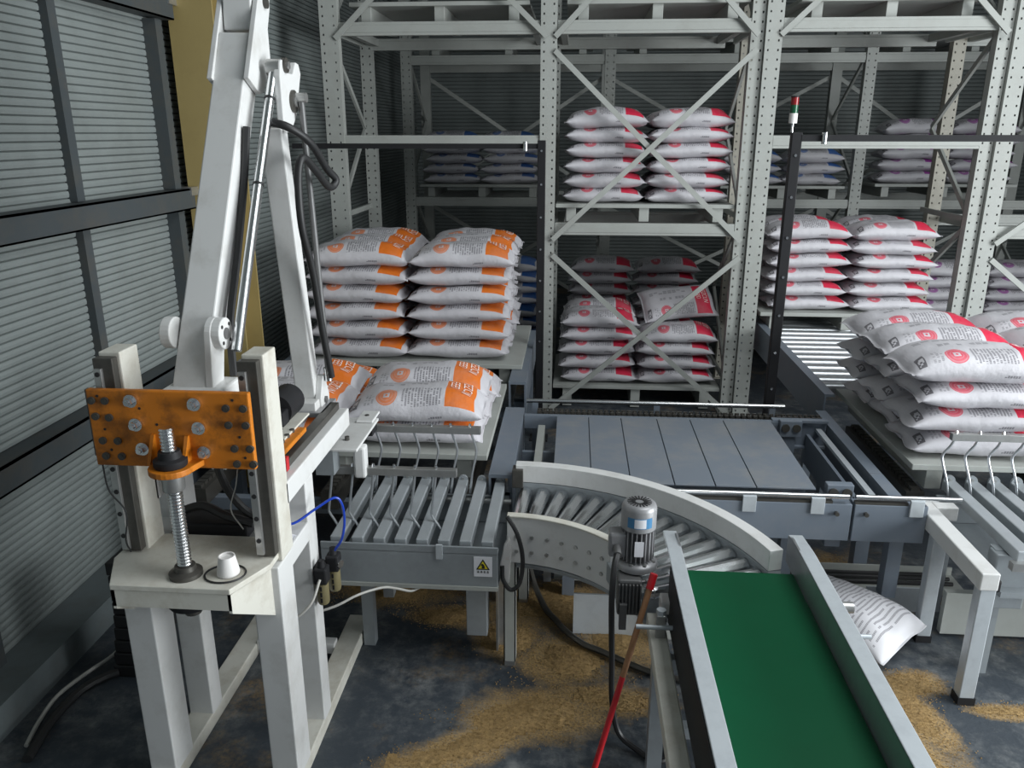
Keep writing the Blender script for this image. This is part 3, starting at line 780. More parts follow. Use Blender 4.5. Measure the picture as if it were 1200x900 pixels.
g2 = arc_box('inner_guard', 'white', RI-.022, RI, .60, .845, math.radians(42), A1)
arc_box('inner_guard_lip', 'cream', RI-.03, RI+.012, .845, .855, math.radians(42), A1)
for i in range(7):
    a = math.radians(86-i*6.6)
    for z in (.665, .745):
        mb = MB(); mb.cyl(arcp(RI-.02, a, z), arcp(RI-.029, a, z), .010, 8); mb.build('guard_bolt', 'steel', g2)
nr = 15
for i in range(nr):
    a = math.radians(87.5-i*4.75)
    mb = MB(); prof = []
    p, q = arcp(RI+.01, a, .712), arcp(RO-.05, a, .700)
    mb.cyl(p, q, .026, 13, r2=.042)
    r = mb.build('tapered_roller', 'chrome', cv)
    mb = MB(); mb.cyl(arcp(RI+.03, a, .712), arcp(RI+.034, a, .712), .0275, 18); mb.build('roller_ring', 'steel', r)
arc_box('under_pan', 'grey', RI, RO-.045, .56, .58, A0, A1)
for r, a in ((RI+.01, 89), (RO-.02, 88), (RO-.02, 48), (RO-.02, 16)):
    p = arcp(r, math.radians(a), 0)
    mb = MB(); mb.box(p.x-.03, p.x+.03, p.y-.03, p.y-.024, .03, .6); mb.box(p.x-.03, p.x-.024, p.y-.03, p.y+.03, .03, .6); mb.box(p.x+.024, p.x+.03, p.y-.03, p.y+.03, .03, .6)
    l = mb.build('leg', 'rack', cv)
    mb = MB(); mb.box(p.x-.026, p.x+.026, p.y-.026, p.y+.028, 0, .10); mb.build('foot', 'steel', l)
part('end_block', 'darksteel', cv, 'box', -.305, -.245, 3.98, 4.06, .74, .845, bevel=.004)
mb = MB(); mb.prism([(-.315, 3.40, .50), (-.275, 3.40, .50), (-.265, 3.40, .66), (-.275, 3.40, .74), (-.30, 3.40, .70), (-.325, 3.40, .58)], (0, .04, 0)); mb.build('drive_cover', 'plasticwhite', cv, .006)

# gearmotor on the inner guard
gm = thing('gear_motor', (.305, 3.10, .56), 'grey finned electric gearmotor mounted upright on the curved conveyor', 'motor')
mx, my = .305, 3.10
mb = MB(); mb.lathe([(.0, 1.108), (.060, 1.108), (.070, 1.100), (.075, 1.085), (.075, .995), (.070, .99)], (mx, my, 0), n=28); mb.build('fan_cowl', 'motor', gm, smooth=True)
gr = MB()
for k in range(20):
    a = 2*PI*k/20
    gr.bar((mx+.018*math.cos(a), my+.018*math.sin(a), 1.1085), (mx+.052*math.cos(a), my+.052*math.sin(a), 1.1085), .006, .003)
gr.build('fan_grille', 'black', gm)
mb = MB(); mb.lathe([(.052, .845), (.052, .995)], (mx, my, 0), n=24); mb.build('stator', 'motordark', gm, smooth=True)
for k in range(22):
    a = 2*PI*k/22; c, s_ = math.cos(a), math.sin(a)
    mb = MB(); mb.bar((mx+.06*c, my+.06*s_, .85), (mx+.06*c, my+.06*s_, .99), .005, .024, up=(c, s_, 0)); mb.build('cooling_fin', 'motor', gm)
mb = MB(); mb.lathe([(.060, .845), (.084, .835), (.090, .825), (.090, .808), (.070, .795)], (mx, my, 0), n=28); mb.build('flange', 'motor', gm, smooth=True)
for k in range(8):
    a = 2*PI*(k+.5)/8; mb = MB(); mb.cyl((mx+.074*math.cos(a), my+.074*math.sin(a), .83), (mx+.074*math.cos(a), my+.074*math.sin(a), .846), .008, 6); mb.build('flange_bolt', 'steel', gm)
mb = MB(); mb.box(mx-.085, mx+.015, my-.125, my-.03, .63, .80); gb = mb.build('gearbox', 'motordark', gm, .01)
for k in range(7):
    mb = MB(); mb.box(mx-.082+k*.015, mx-.076+k*.015, my-.140, my-.122, .645, .785); mb.build('gearbox_fin', 'motordark', gb)
part('gearbox_foot', 'motordark', gm, 'box', mx-.075, mx-.045, my-.155, my-.12, .58, .70)
part('mount_arm', 'grey', gm, 'bar', (.245, 3.06, .70), (.198, 3.222, .70), .03, .09)
part('terminal_box', 'motor', gm, 'box', mx-.125, mx-.045, my-.045, my+.035, .86, .975, bevel=.012)
part('cable_gland', 'motordark', gm, 'cyl', (mx-.09, my-.045, .915), (mx-.09, my-.085, .90), .017, 10, smooth=True)
def wrap_label(name, mat, r, z0, z1, a0, a1):
    vs = []; fs = []; n = 8
    for i in range(n+1):
        a = math.radians(a0+(a1-a0)*i/n); vs += [(mx+r*math.cos(a), my+r*math.sin(a), z0), (mx+r*math.cos(a), my+r*math.sin(a), z1)]
    for i in range(n): fs.append((2*i, 2*i+2, 2*i+3, 2*i+1))
    return MB().add(vs, fs).build(name, mat, gm)
wrap_label('maker_sticker', 'bluelabel', .0757, 1.015, 1.062, 228, 312)
wrap_label('sticker_panel', 'label', .0762, 1.018, 1.059, 252, 290)
part('rating_plate', 'label', gm, 'box', mx-.018, mx+.020, my-.075, my-.072, .885, .955)
cb = MB(); cb.tube([(mx-.09, my-.08, .90), (.203, 2.985, .86), (.195, 2.94, .72), (.205, 2.93, .45), (.215, 2.93, .22), (.25, 2.93, .06), (.33, 2.88, .018), (.42, 2.82, .016), (.52, 2.90, .016)], .013, 8)
tag(cb.build('power_cable', 'black', smooth=True), 'black power cable hanging from the gearmotor to the floor', 'cable')
cb = MB(); cb.tube([(-.285, 3.405, .86), (-.235, 3.385, .78), (-.208, 3.382, .65), (-.222, 3.382, .52), (-.265, 3.382, .478), (-.302, 3.382, .53), (-.308, 3.394, .60)], .011, 8)
tag(cb.build('power_cable', 'black', smooth=True), 'black cable looping around the white drive cover of the curve', 'cable')
cb = MB(); cb.tube([(-.23, 4.12, .25), (-.18, 4.08, .08), (-.11, 3.93, .022), (-.04, 3.81, .02), (.005, 3.73, .02), (.10, 3.62, .02), (.20, 3.56, .02), (.42, 3.42, .02), (.60, 3.36, .02)], .017, 8)
tag(cb.build('power_cable', 'darksteel', smooth=True), 'thick dark cable lying across the spilled grain', 'cable')
for i, (dy, dz) in enumerate(((0, 0), (.05, .003), (.10, 0))):
    cb = MB(); cb.tube([(-.06, 4.26+dy, .087+dz), (.4, 4.25+dy, .088+dz), (.9, 4.268+dy, .087+dz), (1.5, 4.25+dy, .088+dz), (2.25, 4.26+dy, .087+dz)], .012, 8)
    tag(cb.build('power_cable', 'black', smooth=True), ('black cable on the front edge of the tray under the deck', 'black cable in the middle of the tray under the deck', 'black cable along the raised rim of the tray under the deck')[i], 'cable', 'cables under the deck')
part_tray = MB(); part_tray.box(-.07, 2.3, 4.18, 4.39, .06, .075); part_tray.box(-.07, 2.3, 4.39, 4.40, .06, .12); part_tray.box(.3, .34, 4.19, 4.39, 0, .06); part_tray.box(1.9, 1.94, 4.19, 4.39, 0, .06)
t = part_tray.build('cable_tray', 'rack'); tag(t, 'low grey metal cable tray under the transfer deck', 'tray')
t = MB().box(.045, .40, 3.74, 3.752, .0, .245).build('guard_sheet', 'galv', None); tag(t, 'galvanised sheet standing below the gearmotor', 'sheet metal')
t = MB().box(1.70, 2.005, 4.09, 4.102, .0, .15).build('guard_sheet', 'galv', None); tag(t, 'galvanised sheet standing behind the fallen sack', 'sheet metal')

# ------------------------------------------------------------ green belt conveyor
bc = thing('belt_conveyor', (.72, 2.2, 0), 'flat green belt conveyor with galvanised side rails', 'conveyor')
def B(x, y, h): return V((x, y, .762+h))
def bslab(name, mat, x0, x1, y0, y1, h0, h1, bevel=.003, par=None):
    mb = MB(); mb.hexa([B(x0, y0, h0), B(x1, y0, h0), B(x1, y1, h0), B(x0, y1, h0), B(x0, y0, h1), B(x1, y0, h1), B(x1, y1, h1), B(x0, y1, h1)])
    return mb.build(name, mat, par or bc, bevel)
bslab('belt', 'green', .498, .990, .55, 3.15, -.012, 0, .004)
bslab('bed', 'blackpaint', .505, .975, .56, 2.93, -.09, -.014)
for y in (.58, 2.97):
    mb = MB(); mb.cyl(B(.505, y, -.047), B(.975, y, -.047), .034, 20); mb.build('end_drum', 'darksteel', bc, smooth=True)
for nm, x0, x1, xi0, xi1 in (('l', .434, .479, .486, .495), ('r', .99, 1.054, .992, 1.001)):
    mb = MB()
    prof = [(.40, -.11), (2.94, -.11), (3.02, -.015), (3.29, -.015), (3.29, .110), (3.23, .130), (.40, .130)]
    mb.prism([B(xi0, y, h) for y, h in prof], B(xi1, 2, 0)-B(xi0, 2, 0))
    s_ = mb.build('side_rail', 'satin', bc)
    c0, c1 = (x0, .495) if nm == 'l' else (.992, x1)
    mb = MB(); mb.prism([B(c0, y, h) for y, h in ((.40, .122), (3.10, .122), (3.29, .106), (3.29, .116), (3.10, .132), (.40, .132))], (c1-c0, 0, 0))
    mb.build('rail_cap', 'galv', s_, .003)
    xo = x0 if nm == 'l' else x1
    bslab('side_skirt', 'blackpaint' if nm == 'l' else 'galv', xo-.004, xo+.004, .45, 2.96, -.11, .122, 0, s_)
# support frame with stringers, legs and belt-tension clamps
for x in (.345, 1.05):
    bslab('stringer', 'cream', x, x+.07, .6, 2.96, -.165, -.10, .006)
    for y in (1.3, 2.72):
        p = B(x+.035, y, -.17)
        part('leg', 'grey', bc, 'box', p.x-.03, p.x+.03, p.y-.03, p.y+.03, 0, p.z+.02)
for y in (1.3, 2.72):
    p = B(.38, y, 0); part('cross_tie', 'grey', bc, 'box', p.x, p.x+.70, y-.025, y+.025, .25, .30)
    part('cross_tie', 'grey', bc, 'box', p.x, p.x+.70, y-.02, y+.02, p.z-.19, p.z-.14)
for xx, sg in ((.385, -1), (1.10, 1)):
    p = B(xx, 2.80, -.02)
    c1 = part('tension_post', 'steel', bc, 'box', p.x-.02, p.x+.02, p.y-.02, p.y+.02, p.z-.10, p.z+.02, bevel=.004)
    part('tension_nut', 'galv', c1, 'cyl', (p.x, p.y, p.z+.018), (p.x, p.y, p.z+.040), .020, 6)
    part('tension_rod', 'galv', c1, 'cyl', (p.x+sg*.10, p.y-.02, p.z-.03), (p.x-sg*.05, p.y-.02, p.z-.03), .010, 10, smooth=True)
p = B(1.10, 3.02, -.06)
part('drum_shaft', 'steel', bc, 'cyl', (1.03, 2.97, .720), (1.19, 2.97, .720), .024, 14, smooth=True)
part('bearing_block', 'plasticwhite', bc, 'box', .395, .438, 2.90, 2.98, .69, .75, bevel=.008)

# broom handle leaning on the conveyor
bh = thing('broom_handle', (.13, 2.70, 0), 'red and wooden pole leaning against the belt conveyor frame', 'pole')
P0, P1 = V((.115, 2.66, .012)), V((.363, 2.93, .865))
def pl(t): return P0+(P1-P0)*t
part('red_sleeve', 'red', bh, 'cyl', pl(0), pl(.52), .0125, 12, smooth=True)
part('wooden_pole', 'wood', bh, 'cyl', pl(.52), pl(.93), .0125, 12, smooth=True)
part('red_cap', 'red', bh, 'cyl', pl(.93), pl(1), .016, 12, smooth=True)

# white guard frame beside the right slat conveyor
gf = thing('guard_stand', (1.91, 3.7, 0), 'white rectangular tube guard stand with two legs beside the fallen sack', 'frame')
part('top_tube', 'white', gf, 'box', 1.862, 1.945, 3.30, 4.06, .625, .712, bevel=.006)
part('return_tube', 'white', gf, 'box', 1.945, 2.06, 3.97, 4.06, .635, .712, bevel=.006)
part('leg', 'galv', gf, 'box', 1.875, 1.945, 3.31, 3.37, .035, .63, bevel=.004)
part('leg', 'galv', gf, 'box', 1.875, 1.945, 3.80, 3.86, .035, .63, bevel=.004)
for y in (3.305, 3.795): part('foot', 'blackpaint', gf, 'box', 1.870, 1.950, y, y+.07, 0, .04)
part('end_cap', 'blackpaint', gf, 'box', 1.948, 1.975, 3.33, 3.40, .60, .66, bevel=.008)

# ------------------------------------------------------------ the white robot
rb = thing('palletizing_robot', (-1.38, 3.0, 0), 'white column palletizing robot with orange carriage plate and link arms', 'robot')
XL0, XL1, XR0, XR1 = -1.70, -1.59, -1.18, -1.07
for a, b in ((XL0, XL1), (XR0, XR1)):
    part('base_rail', 'cream', rb, 'box', a, b, 2.52, 3.72, 0, .07, bevel=.005)
    part('front_leg', 'white', rb, 'box', a, b, 2.55, 2.70, .06, 1.05, bevel=.005)
    part('front_post', 'cream', rb, 'box', a+.03, b, 2.60, 2.72, 1.05, 1.86, bevel=.005)
    part('rear_leg', 'white', rb, 'box', a, b, 2.90, 3.0, .06, 1.24, bevel=.005)
    part('top_beam', 'white', rb, 'box', a, b, 2.70, 3.58, 1.235, 1.325, bevel=.005)
    part('mid_beam', 'white', rb, 'box', a, b, 2.69, 2.91, .975, 1.06, bevel=.005)
    part('slide_rail', 'darksteel', rb, 'box', (a+b)/2-.03, (a+b)/2+.015, 2.74, 3.56, 1.325, 1.36, bevel=.003)
    g = part('guide_rail', 'darksteel', rb, 'box', a+.026, b-.012, 2.565, 2.605, 1.09, 1.845, bevel=.003)
    part('rail_strip', 'steel', g, 'box', a+.032, a+.06, 2.552, 2.567, 1.10, 1.81, bevel=.002)
    for k in range(8): part('rail_hole', 'black', g, 'cyl', (a+.046, 2.556, 1.16+k*.09), (a+.046, 2.549, 1.16+k*.09), .009, 10)
    part('slide_block', 'darksteel', g, 'box', a+.0, a+.07, 2.535, 2.555, 1.49, 1.74)
part('base_tie', 'white', rb, 'box', XL1, XR0, 3.42, 3.48, .03, .09, bevel=.004)
part('rear_tie', 'white', rb, 'box', XL1, XR0, 2.91, 2.99, .93, 1.03, bevel=.005)
part('front_tie', 'white', rb, 'box', XL1, XR0, 2.60, 2.68, .95, 1.05, bevel=.005)
# motor shelf
mb = MB(); mb.prism([(-1.60, 2.34, 1.062), (-1.165, 2.34, 1.062), (-1.085, 2.52, 1.062), (-1.085, 2.72, 1.062), (-1.685, 2.72, 1.062), (-1.685, 2.52, 1.062)], (0, 0, .022)); sh = mb.build('shelf_plate', 'cream', rb, .003)
mb = MB(); mb.prism([(-1.60, 2.345, 1.06), (-1.60, 2.345, .995), (-1.165, 2.345, .995), (-1.165, 2.345, 1.06)], (0, .012, 0)); mb.build('shelf_apron', 'cream', sh)
for x, s_ in ((-1.60, -1), (-1.165, 1)):
    xb = x+s_*.07
    mb = MB(); mb.prism([(x, 2.345, 1.06), (xb, 2.56, 1.06), (xb, 2.56, .84), (x, 2.345, .985)], (s_*-.012, 0, 0)); mb.build('shelf_gusset', 'cream', sh)
mb = MB(); mb.lathe([(.078, .962), (.082, .968), (.082, .995), (.078, 1.0)], (-1.36, 2.44, 0), n=28); mb.build('belt_pulley', 'blackpaint', rb, smooth=True)
part('pulley_shaft', 'darksteel', rb, 'cyl', (-1.36, 2.44, .92), (-1.36, 2.44, 1.07), .03, 14, smooth=True)
# lead screw
prof = []; z = 1.10
while z < 1.645: prof += [(.021, z), (.0255, z+.004), (.0255, z+.007), (.021, z+.011)]; z += .0125
mb = MB(); mb.lathe(prof, (-1.36, 2.425, 0), n=18); mb.build('lead_screw', 'chrome', rb)
mb = MB(); mb.lathe([(.058, 1.084), (.058, 1.10), (.038, 1.108), (.036, 1.125)], (-1.36, 2.425, 0), n=20); mb.build('screw_bearing', 'darksteel', rb, smooth=True)
# carriage plate
cp = part('carriage_plate', 'orange', rb, 'box', -1.665, -1.088, 2.485, 2.51, 1.475, 1.757, bevel=.005)
def PX(x): return -1.660+(x-105)*.00303
def PZ(y): return 1.757-(y-455)*.0032
for x, y in ((157, 466), (159, 493), (163, 521), (231, 468), (233, 495), (236, 523)):
    mb = MB(); mb.cyl((PX(x), 2.487, PZ(y)), (PX(x), 2.474, PZ(y)), .0235, 18); wsh = mb.build('washer', 'chrome', cp)
    mb = MB(); mb.cyl((PX(x), 2.475, PZ(y)), (PX(x), 2.455, PZ(y)), .015, 6); mb.cyl((PX(x), 2.457, PZ(y)), (PX(x), 2.447, PZ(y)), .009, 10); mb.build('hex_bolt', 'chrome', wsh)
for x, y in ((110, 467), (126, 467), (112, 485), (128, 486), (116, 513), (134, 513), (117, 531), (136, 531), (267, 472), (287, 472), (268, 491), (288, 491), (272, 518), (290, 518), (273, 536), (292, 536)):
    mb = MB(); mb.cyl((PX(x), 2.488, PZ(y)), (PX(x), 2.476, PZ(y)), .0135, 12); mb.cyl((PX(x), 2.478, PZ(y)), (PX(x), 2.474, PZ(y)), .008, 6); mb.build('socket_bolt', 'darksteel', cp)
for x, y in ((117, 462), (120, 500), (124, 524), (275, 463), (279, 505), (283, 529), (183, 493), (165, 475)):
    mb = MB(); mb.cyl((PX(x), 2.486, PZ(y)), (PX(x), 2.4835, PZ(y)), .005, 8); mb.build('screw_hole', 'black', cp)
# screw nut bracket
mb = MB(); n = 14; poly = [(-1.36+.075*math.cos(PI+PI*i/n), 2.425+.075*math.sin(PI+PI*i/n), 1.487) for i in range(n+1)] + [(-1.27, 2.49, 1.487), (-1.45, 2.49, 1.487)]
mb.prism(poly, (0, 0, .022)); nb = mb.build('nut_bracket', 'orange', rb, .003)
for x in (-1.447, -1.325):
    mb = MB(); mb.prism([(x, 2.49, 1.505), (x, 2.425, 1.505), (x, 2.475, 1.60), (x, 2.49, 1.60)], (.012, 0, 0)); mb.build('bracket_web', 'orange', nb)
mb = MB(); mb.lathe([(.052, 1.508), (.056, 1.515), (.056, 1.535), (.040, 1.542), (.036, 1.565)], (-1.36, 2.425, 0), n=22); mb.build('ball_nut', 'blackpaint', nb, smooth=True)
mb = MB(); mb.lathe([(.036, 1.42), (.038, 1.425), (.038, 1.487)], (-1.36, 2.425, 0), n=20); mb.build('nut_sleeve', 'steel', nb, smooth=True)
# main arm in its vertical plane
aL, aT = V((-1.412, 2.73, 1.60)), V((-1.372, 3.42, 2.955))
ad = (aT-aL).normalized(); an = V((1, 0, 0)).cross(ad).normalized()    # an: in-plane normal (towards rear/down or front/up)
mb = MB(); mb.bar(aL, aT, .128, .125, up=an); ma = mb.build('main_arm', 'white', rb, .006)
part('arm_foot', 'white', rb, 'box', -1.50, -1.27, 2.60, 2.86, 1.48, 1.70, bevel=.01)
for x0 in (-1.458, -1.309):
    mb = MB(); a = aT - ad*.21; poly = []
    pts = [(.0, -.080), (.0, .045), (.03, .080), (.19, .115), (.30, .058), (.39, .058), (.43, .045), (.455, .015), (.455, -.015), (.43, -.045), (.38, -.062)]
    P = []
    for l, w_ in pts:
        q = a + ad*l - an*w_*(1 if an.y < 0 else -1)
        P.append(V((x0, q.y, q.z)))
    mb.prism(P, (.022, 0, 0)); mb.build('fork_plate', 'white', ma, .003)
pv = aT + ad*.17
mb = MB(); mb.cyl((-1.47, pv.y, pv.z), (-1.275, pv.y, pv.z), .022, 16); mb.build('fork_pin', 'darksteel', ma, smooth=True)
mb = MB(); mb.bar((-1.372, pv.y-.05, pv.z-.115), (-1.372, pv.y+.02, pv.z+.75), .118, .085, up=(0, 1, 0)); mb.build('upper_arm', 'white', rb, .006)
part('upper_arm_boss', 'white', rb, 'cyl', (-1.432, pv.y, pv.z), (-1.313, pv.y, pv.z), .055, 20, smooth=True)
# hub discs beside the main arm foot and the short link
for x0, x1 in ((-1.515, -1.475), (-1.320, -1.285)):
    mb = MB(); mb.cyl((x0, 2.80, 1.885), (x1, 2.80, 1.885), .060, 22); h = mb.build('pivot_hub', 'white', rb, .004)
    mb = MB(); mb.cyl((x1 if x1 > -1.4 else x0, 2.80, 1.885), ((x1+.004) if x1 > -1.4 else x0-.004, 2.80, 1.885), .022, 14); mb.build('hub_nut', 'motordark', h)
    if x1 > -1.4:
        for k in range(4):
            a = PI/4+k*PI/2; mb = MB(); mb.cyl((x1, 2.80+.043*math.cos(a), 1.885+.043*math.sin(a)), (x1+.003, 2.80+.043*math.cos(a), 1.885+.043*math.sin(a)), .007, 8); mb.build('hub_bolt', 'black', h)
mb = MB(); n = 10
poly = [(-1.345, 2.80+.062*math.cos(PI*i/n), 1.885+.062*math.sin(PI*i/n)) for i in range(n+1)] + [(-1.345, 2.735, 1.68), (-1.345, 2.80, 1.60), (-1.345, 2.86, 1.68)]
mb.prism([poly[i] for i in range(n+1)] + [(-1.345, 2.70, 1.62), (-1.345, 2.79, 1.62)], (.028, 0, 0)); mb.build('short_link', 'white', rb, .004)
# second arm down to the rear carriage
mb = MB(); lo, up_ = V((-1.247, 3.53, 1.375)), V((-1.255, 3.385, 2.62))
mb.bar(lo, up_, .095, .075, up=(0, 1, 0)); sa = mb.build('link_arm', 'white', rb, .006)
part('link_boss', 'white', sa, 'cyl', (-1.295, 3.53, 1.375), (-1.20, 3.53, 1.375), .048, 18, smooth=True)
mb = MB(); mb.prism([(-1.20, 3.49, 1.33), (-1.20, 3.60, 1.33), (-1.20, 3.61, 1.39), (-1.20, 3.56, 1.50), (-1.20, 3.53, 1.50), (-1.20, 3.48, 1.40)], (.03, 0, 0)); cvs = mb.build('clevis_plate', 'white', rb, .004)
part('clevis_nut', 'motordark', cvs, 'cyl', (-1.17, 3.54, 1.38), (-1.16, 3.54, 1.38), .018, 6)
mb = MB(); mb.prism([(-1.225, 3.36, 2.60), (-1.225, 3.44, 2.60), (-1.225, 3.52, 2.66), (-1.225, 3.62, 2.84), (-1.225, 3.60, 2.88), (-1.225, 3.565, 2.885), (-1.225, 3.52, 2.835), (-1.225, 3.46, 2.835), (-1.225, 3.42, 2.885), (-1.225, 3.38, 2.88), (-1.225, 3.36, 2.82)], (.028, 0, 0)); lk = mb.build('link_plate', 'white', rb, .005)
for y, z, r in ((3.425, 2.862, .030), (3.49, 2.725, .046)):
    mb = MB(); mb.cyl((-1.205, y, z), (-1.188, y, z), r, 20); bb = mb.build('bearing', 'darksteel', lk, smooth=True)
    mb = MB(); mb.cyl((-1.19, y, z), (-1.178, y, z), r*.5, 14); mb.build('bearing_pin', 'steel', bb, smooth=True)
part('rod_end', 'steel', rb, 'cyl', (-1.26, 3.40, 2.852), (-1.205, 3.40, 2.852), .034, 18, smooth=True)
r1 = part('push_rod', 'chrome', rb, 'cyl', (-1.236, 3.392, 2.835), (-1.250, 2.795, 1.82), .0195, 16, smooth=True)
for t in (.10, .42):
    p = V((-1.236, 3.392, 2.835)).lerp(V((-1.250, 2.795, 1.82)), t); q = V((-1.236, 3.392, 2.835)).lerp(V((-1.250, 2.795, 1.82)), t+.008)
    mb = MB(); mb.cyl(p, q, .022, 14); mb.build('rod_clip', 'black', r1)
r2 = part('tie_rod', 'motordark', rb, 'cyl', (-1.165, 3.50, 2.74), (-1.150, 3.555, 1.52), .0135, 12, smooth=True)
part('tie_rod_end', 'chrome', r2, 'cyl', (-1.155, 3.555, 1.535), (-1.150, 3.555, 1.47), .018, 12, smooth=True)
part('tie_rod_ball', 'steel', r2, 'cyl', (-1.19, 3.50, 2.74), (-1.14, 3.50, 2.74), .020, 14, smooth=True)
mb = MB(); mb.tube([(-1.23, 3.30, 2.64), (-1.16, 3.30, 2.62), (-1.10, 3.38, 2.56), (-1.08, 3.52, 2.45), (-1.06, 3.58, 2.40), (-1.08, 3.54, 2.37), (-1.10, 3.42, 2.45), (-1.12, 3.33, 2.50), (-1.135, 3.30, 2.42), (-1.135, 3.30, 2.22), (-1.13, 3.38, 2.02), (-1.13, 3.45, 1.75), (-1.125, 3.52, 1.50)], .0165, 10); mb.build('hose', 'black', rb, smooth=True)
mb = MB(); mb.tube([(-1.30, 3.22, 2.62), (-1.31, 3.16, 2.40), (-1.31, 3.02, 2.12), (-1.31, 2.90, 1.90), (-1.30, 2.86, 1.70)], .016, 8); mb.build('hose', 'black', rb, smooth=True)
# rear carriage: orange plate, motor
op = part('rear_carriage_plate', 'orange', rb, 'box', -1.60, -1.115, 2.83, 3.10, 1.385, 1.405, bevel=.004)
part('carriage_cover', 'cream', rb, 'box', -1.60, -1.15, 2.93, 3.25, 1.405, 1.415, bevel=.003)
for i in range(4):
    for j in range(2):
        mb = MB(); mb.cyl((-1.155-j*.05, 2.855+i*.06, 1.404), (-1.155-j*.05, 2.855+i*.06, 1.418), .011, 10); mb.build('socket_bolt', 'darksteel', op)
part('slide_wiper', 'red', rb, 'box', -1.16, -1.10, 2.80, 2.83, 1.33, 1.385)
m2 = part('drive_motor', 'blackpaint', rb, 'cyl', (-1.255, 3.13, 1.462), (-1.255, 3.30, 1.462), .070, 24, smooth=True)
part('motor_connector', 'blackpaint', m2, 'box', -1.26, -1.20, 3.06, 3.14, 1.405, 1.475, bevel=.006)
part('rear_gear_plate', 'motor', rb, 'box', -1.33, -1.14, 3.40, 3.62, 1.335, 1.36, bevel=.004)
part('carriage_beam', 'white', rb, 'box', -1.60, -1.18, 3.42, 3.50, 1.345, 1.40, bevel=.004)
# cables in the tower
mb = MB(); mb.tube([(-1.36, 2.72, 1.46), (-1.33, 2.75, 1.28), (-1.27, 2.77, 1.17), (-1.20, 2.78, 1.14), (-1.16, 2.85, 1.16), (-1.20, 2.95, 1.20)], .016, 8); mb.build('hose', 'black', rb, smooth=True)
mb = MB(); mb.tube([(-1.55, 2.78, 1.15), (-1.45, 2.78, 1.18), (-1.35, 2.76, 1.15), (-1.24, 2.76, 1.12)], .018, 8); mb.build('hose', 'black', rb, smooth=True)
mb = MB(); mb.tube([(-1.655, 2.50, 1.47), (-1.66, 2.52, 1.36), (-1.615, 2.53, 1.27), (-1.64, 2.54, 1.15), (-1.64, 2.56, 1.09)], .003, 6); mb.build('wire', 'black', rb)
mb = MB(); mb.tube([(-1.21, 2.62, 1.45), (-1.22, 2.60, 1.36), (-1.25, 2.60, 1.26), (-1.21, 2.60, 1.18)], .0025, 6); mb.build('wire', 'whitehose', rb)
part('belt_case', 'blackpaint', rb, 'box', -1.56, -1.26, 2.74, 2.88, 1.06, 1.12, bevel=.01)
# air filter unit on the rear leg
af = thing('air_filter_unit', (-1.03, 2.95, .64), 'black air filter regulator with two bowls on the robot leg', 'air regulator')
part('bracket', 'blackpaint', af, 'box', -1.072, -1.03, 2.91, 2.98, .80, .84)
for x, y, z in ((-1.035, 2.915, .80), (-1.005, 2.99, .82)):
    part('head', 'blackpaint', af, 'box', x-.028, x+.028, y-.03, y+.03, z-.03, z+.045, bevel=.008)
    part('knob', 'blackpaint', af, 'cyl', (x, y, z+.045), (x, y, z+.075), .018, 14, r2=.014, smooth=True)
    mb = MB(); mb.lathe([(.022, z-.13), (.026, z-.12), (.026, z-.03)], (x, y, 0), n=16); bw = mb.build('bowl', 'smoke', af, smooth=True)
    for k in range(3): part('bowl_window', 'blackpaint', bw, 'box', x-.004, x+.004, y-.028, y-.024, z-.115+k*.028, z-.095+k*.028)
part('gauge', 'chrome', af, 'cyl', (-.978, 2.98, .825), (-.968, 2.975, .825), .018, 16, smooth=True)
mb = MB(); mb.tube([(-1.17, 2.80, 1.10), (-1.10, 2.82, 1.095), (-1.03, 2.88, 1.13), (-.96, 2.92, 1.165), (-.935, 2.94, 1.13), (-.935, 2.96, 1.04), (-.955, 2.97, .95), (-.995, 2.985, .885)], .0055, 8)
tag(mb.build('air_hose', 'bluehose', smooth=True), 'thin blue air hose arching from the robot to the filter unit', 'hose')
mb = MB(); mb.tube([(-1.035, 2.885, .80), (-1.06, 2.83, .72), (-1.13, 2.80, .66), (-1.22, 2.80, .65), (-1.30, 2.82, .64)], .006, 8)
tag(mb.build('air_hose', 'whitehose', smooth=True), 'thin white air hose curling from the filter unit behind the leg', 'hose')
mb = MB(); mb.tube([(-1.20, 3.05, .50), (-1.05, 3.08, .54), (-.95, 3.14, .57), (-.86, 3.24, .55), (-.80, 3.29, .515), (-.75, 3.33, .480), (-.72, 3.37, .472), (-.70, 3.42, .468)], .006, 8)
tag(mb.build('air_hose', 'whitehose', smooth=True), 'thin white air hose sagging to the slatted conveyor front', 'hose')
# cup and ring on the shelf
mb = MB(); mb.lathe([(.040, 1.086), (.0405, 1.092), (.030, 1.150), (.029, 1.157), (.025, 1.157), (.026, 1.149), (.012, 1.148)], (-1.212, 2.445, 0), n=24)
tag(mb.build('cup', 'plasticwhite', smooth=True), 'upturned white tapered plastic cup on the robot shelf', 'cup')
mb = MB(); n = 40; pts = [(-1.220+.072*math.cos(2*PI*i/n), 2.437+.062*math.sin(2*PI*i/n), 1.088) for i in range(n+1)]
mb.tube(pts, .0035, 6, 1); tag(mb.build('rubber_ring', 'black'), 'black rubber ring lying around the white cup', 'ring')
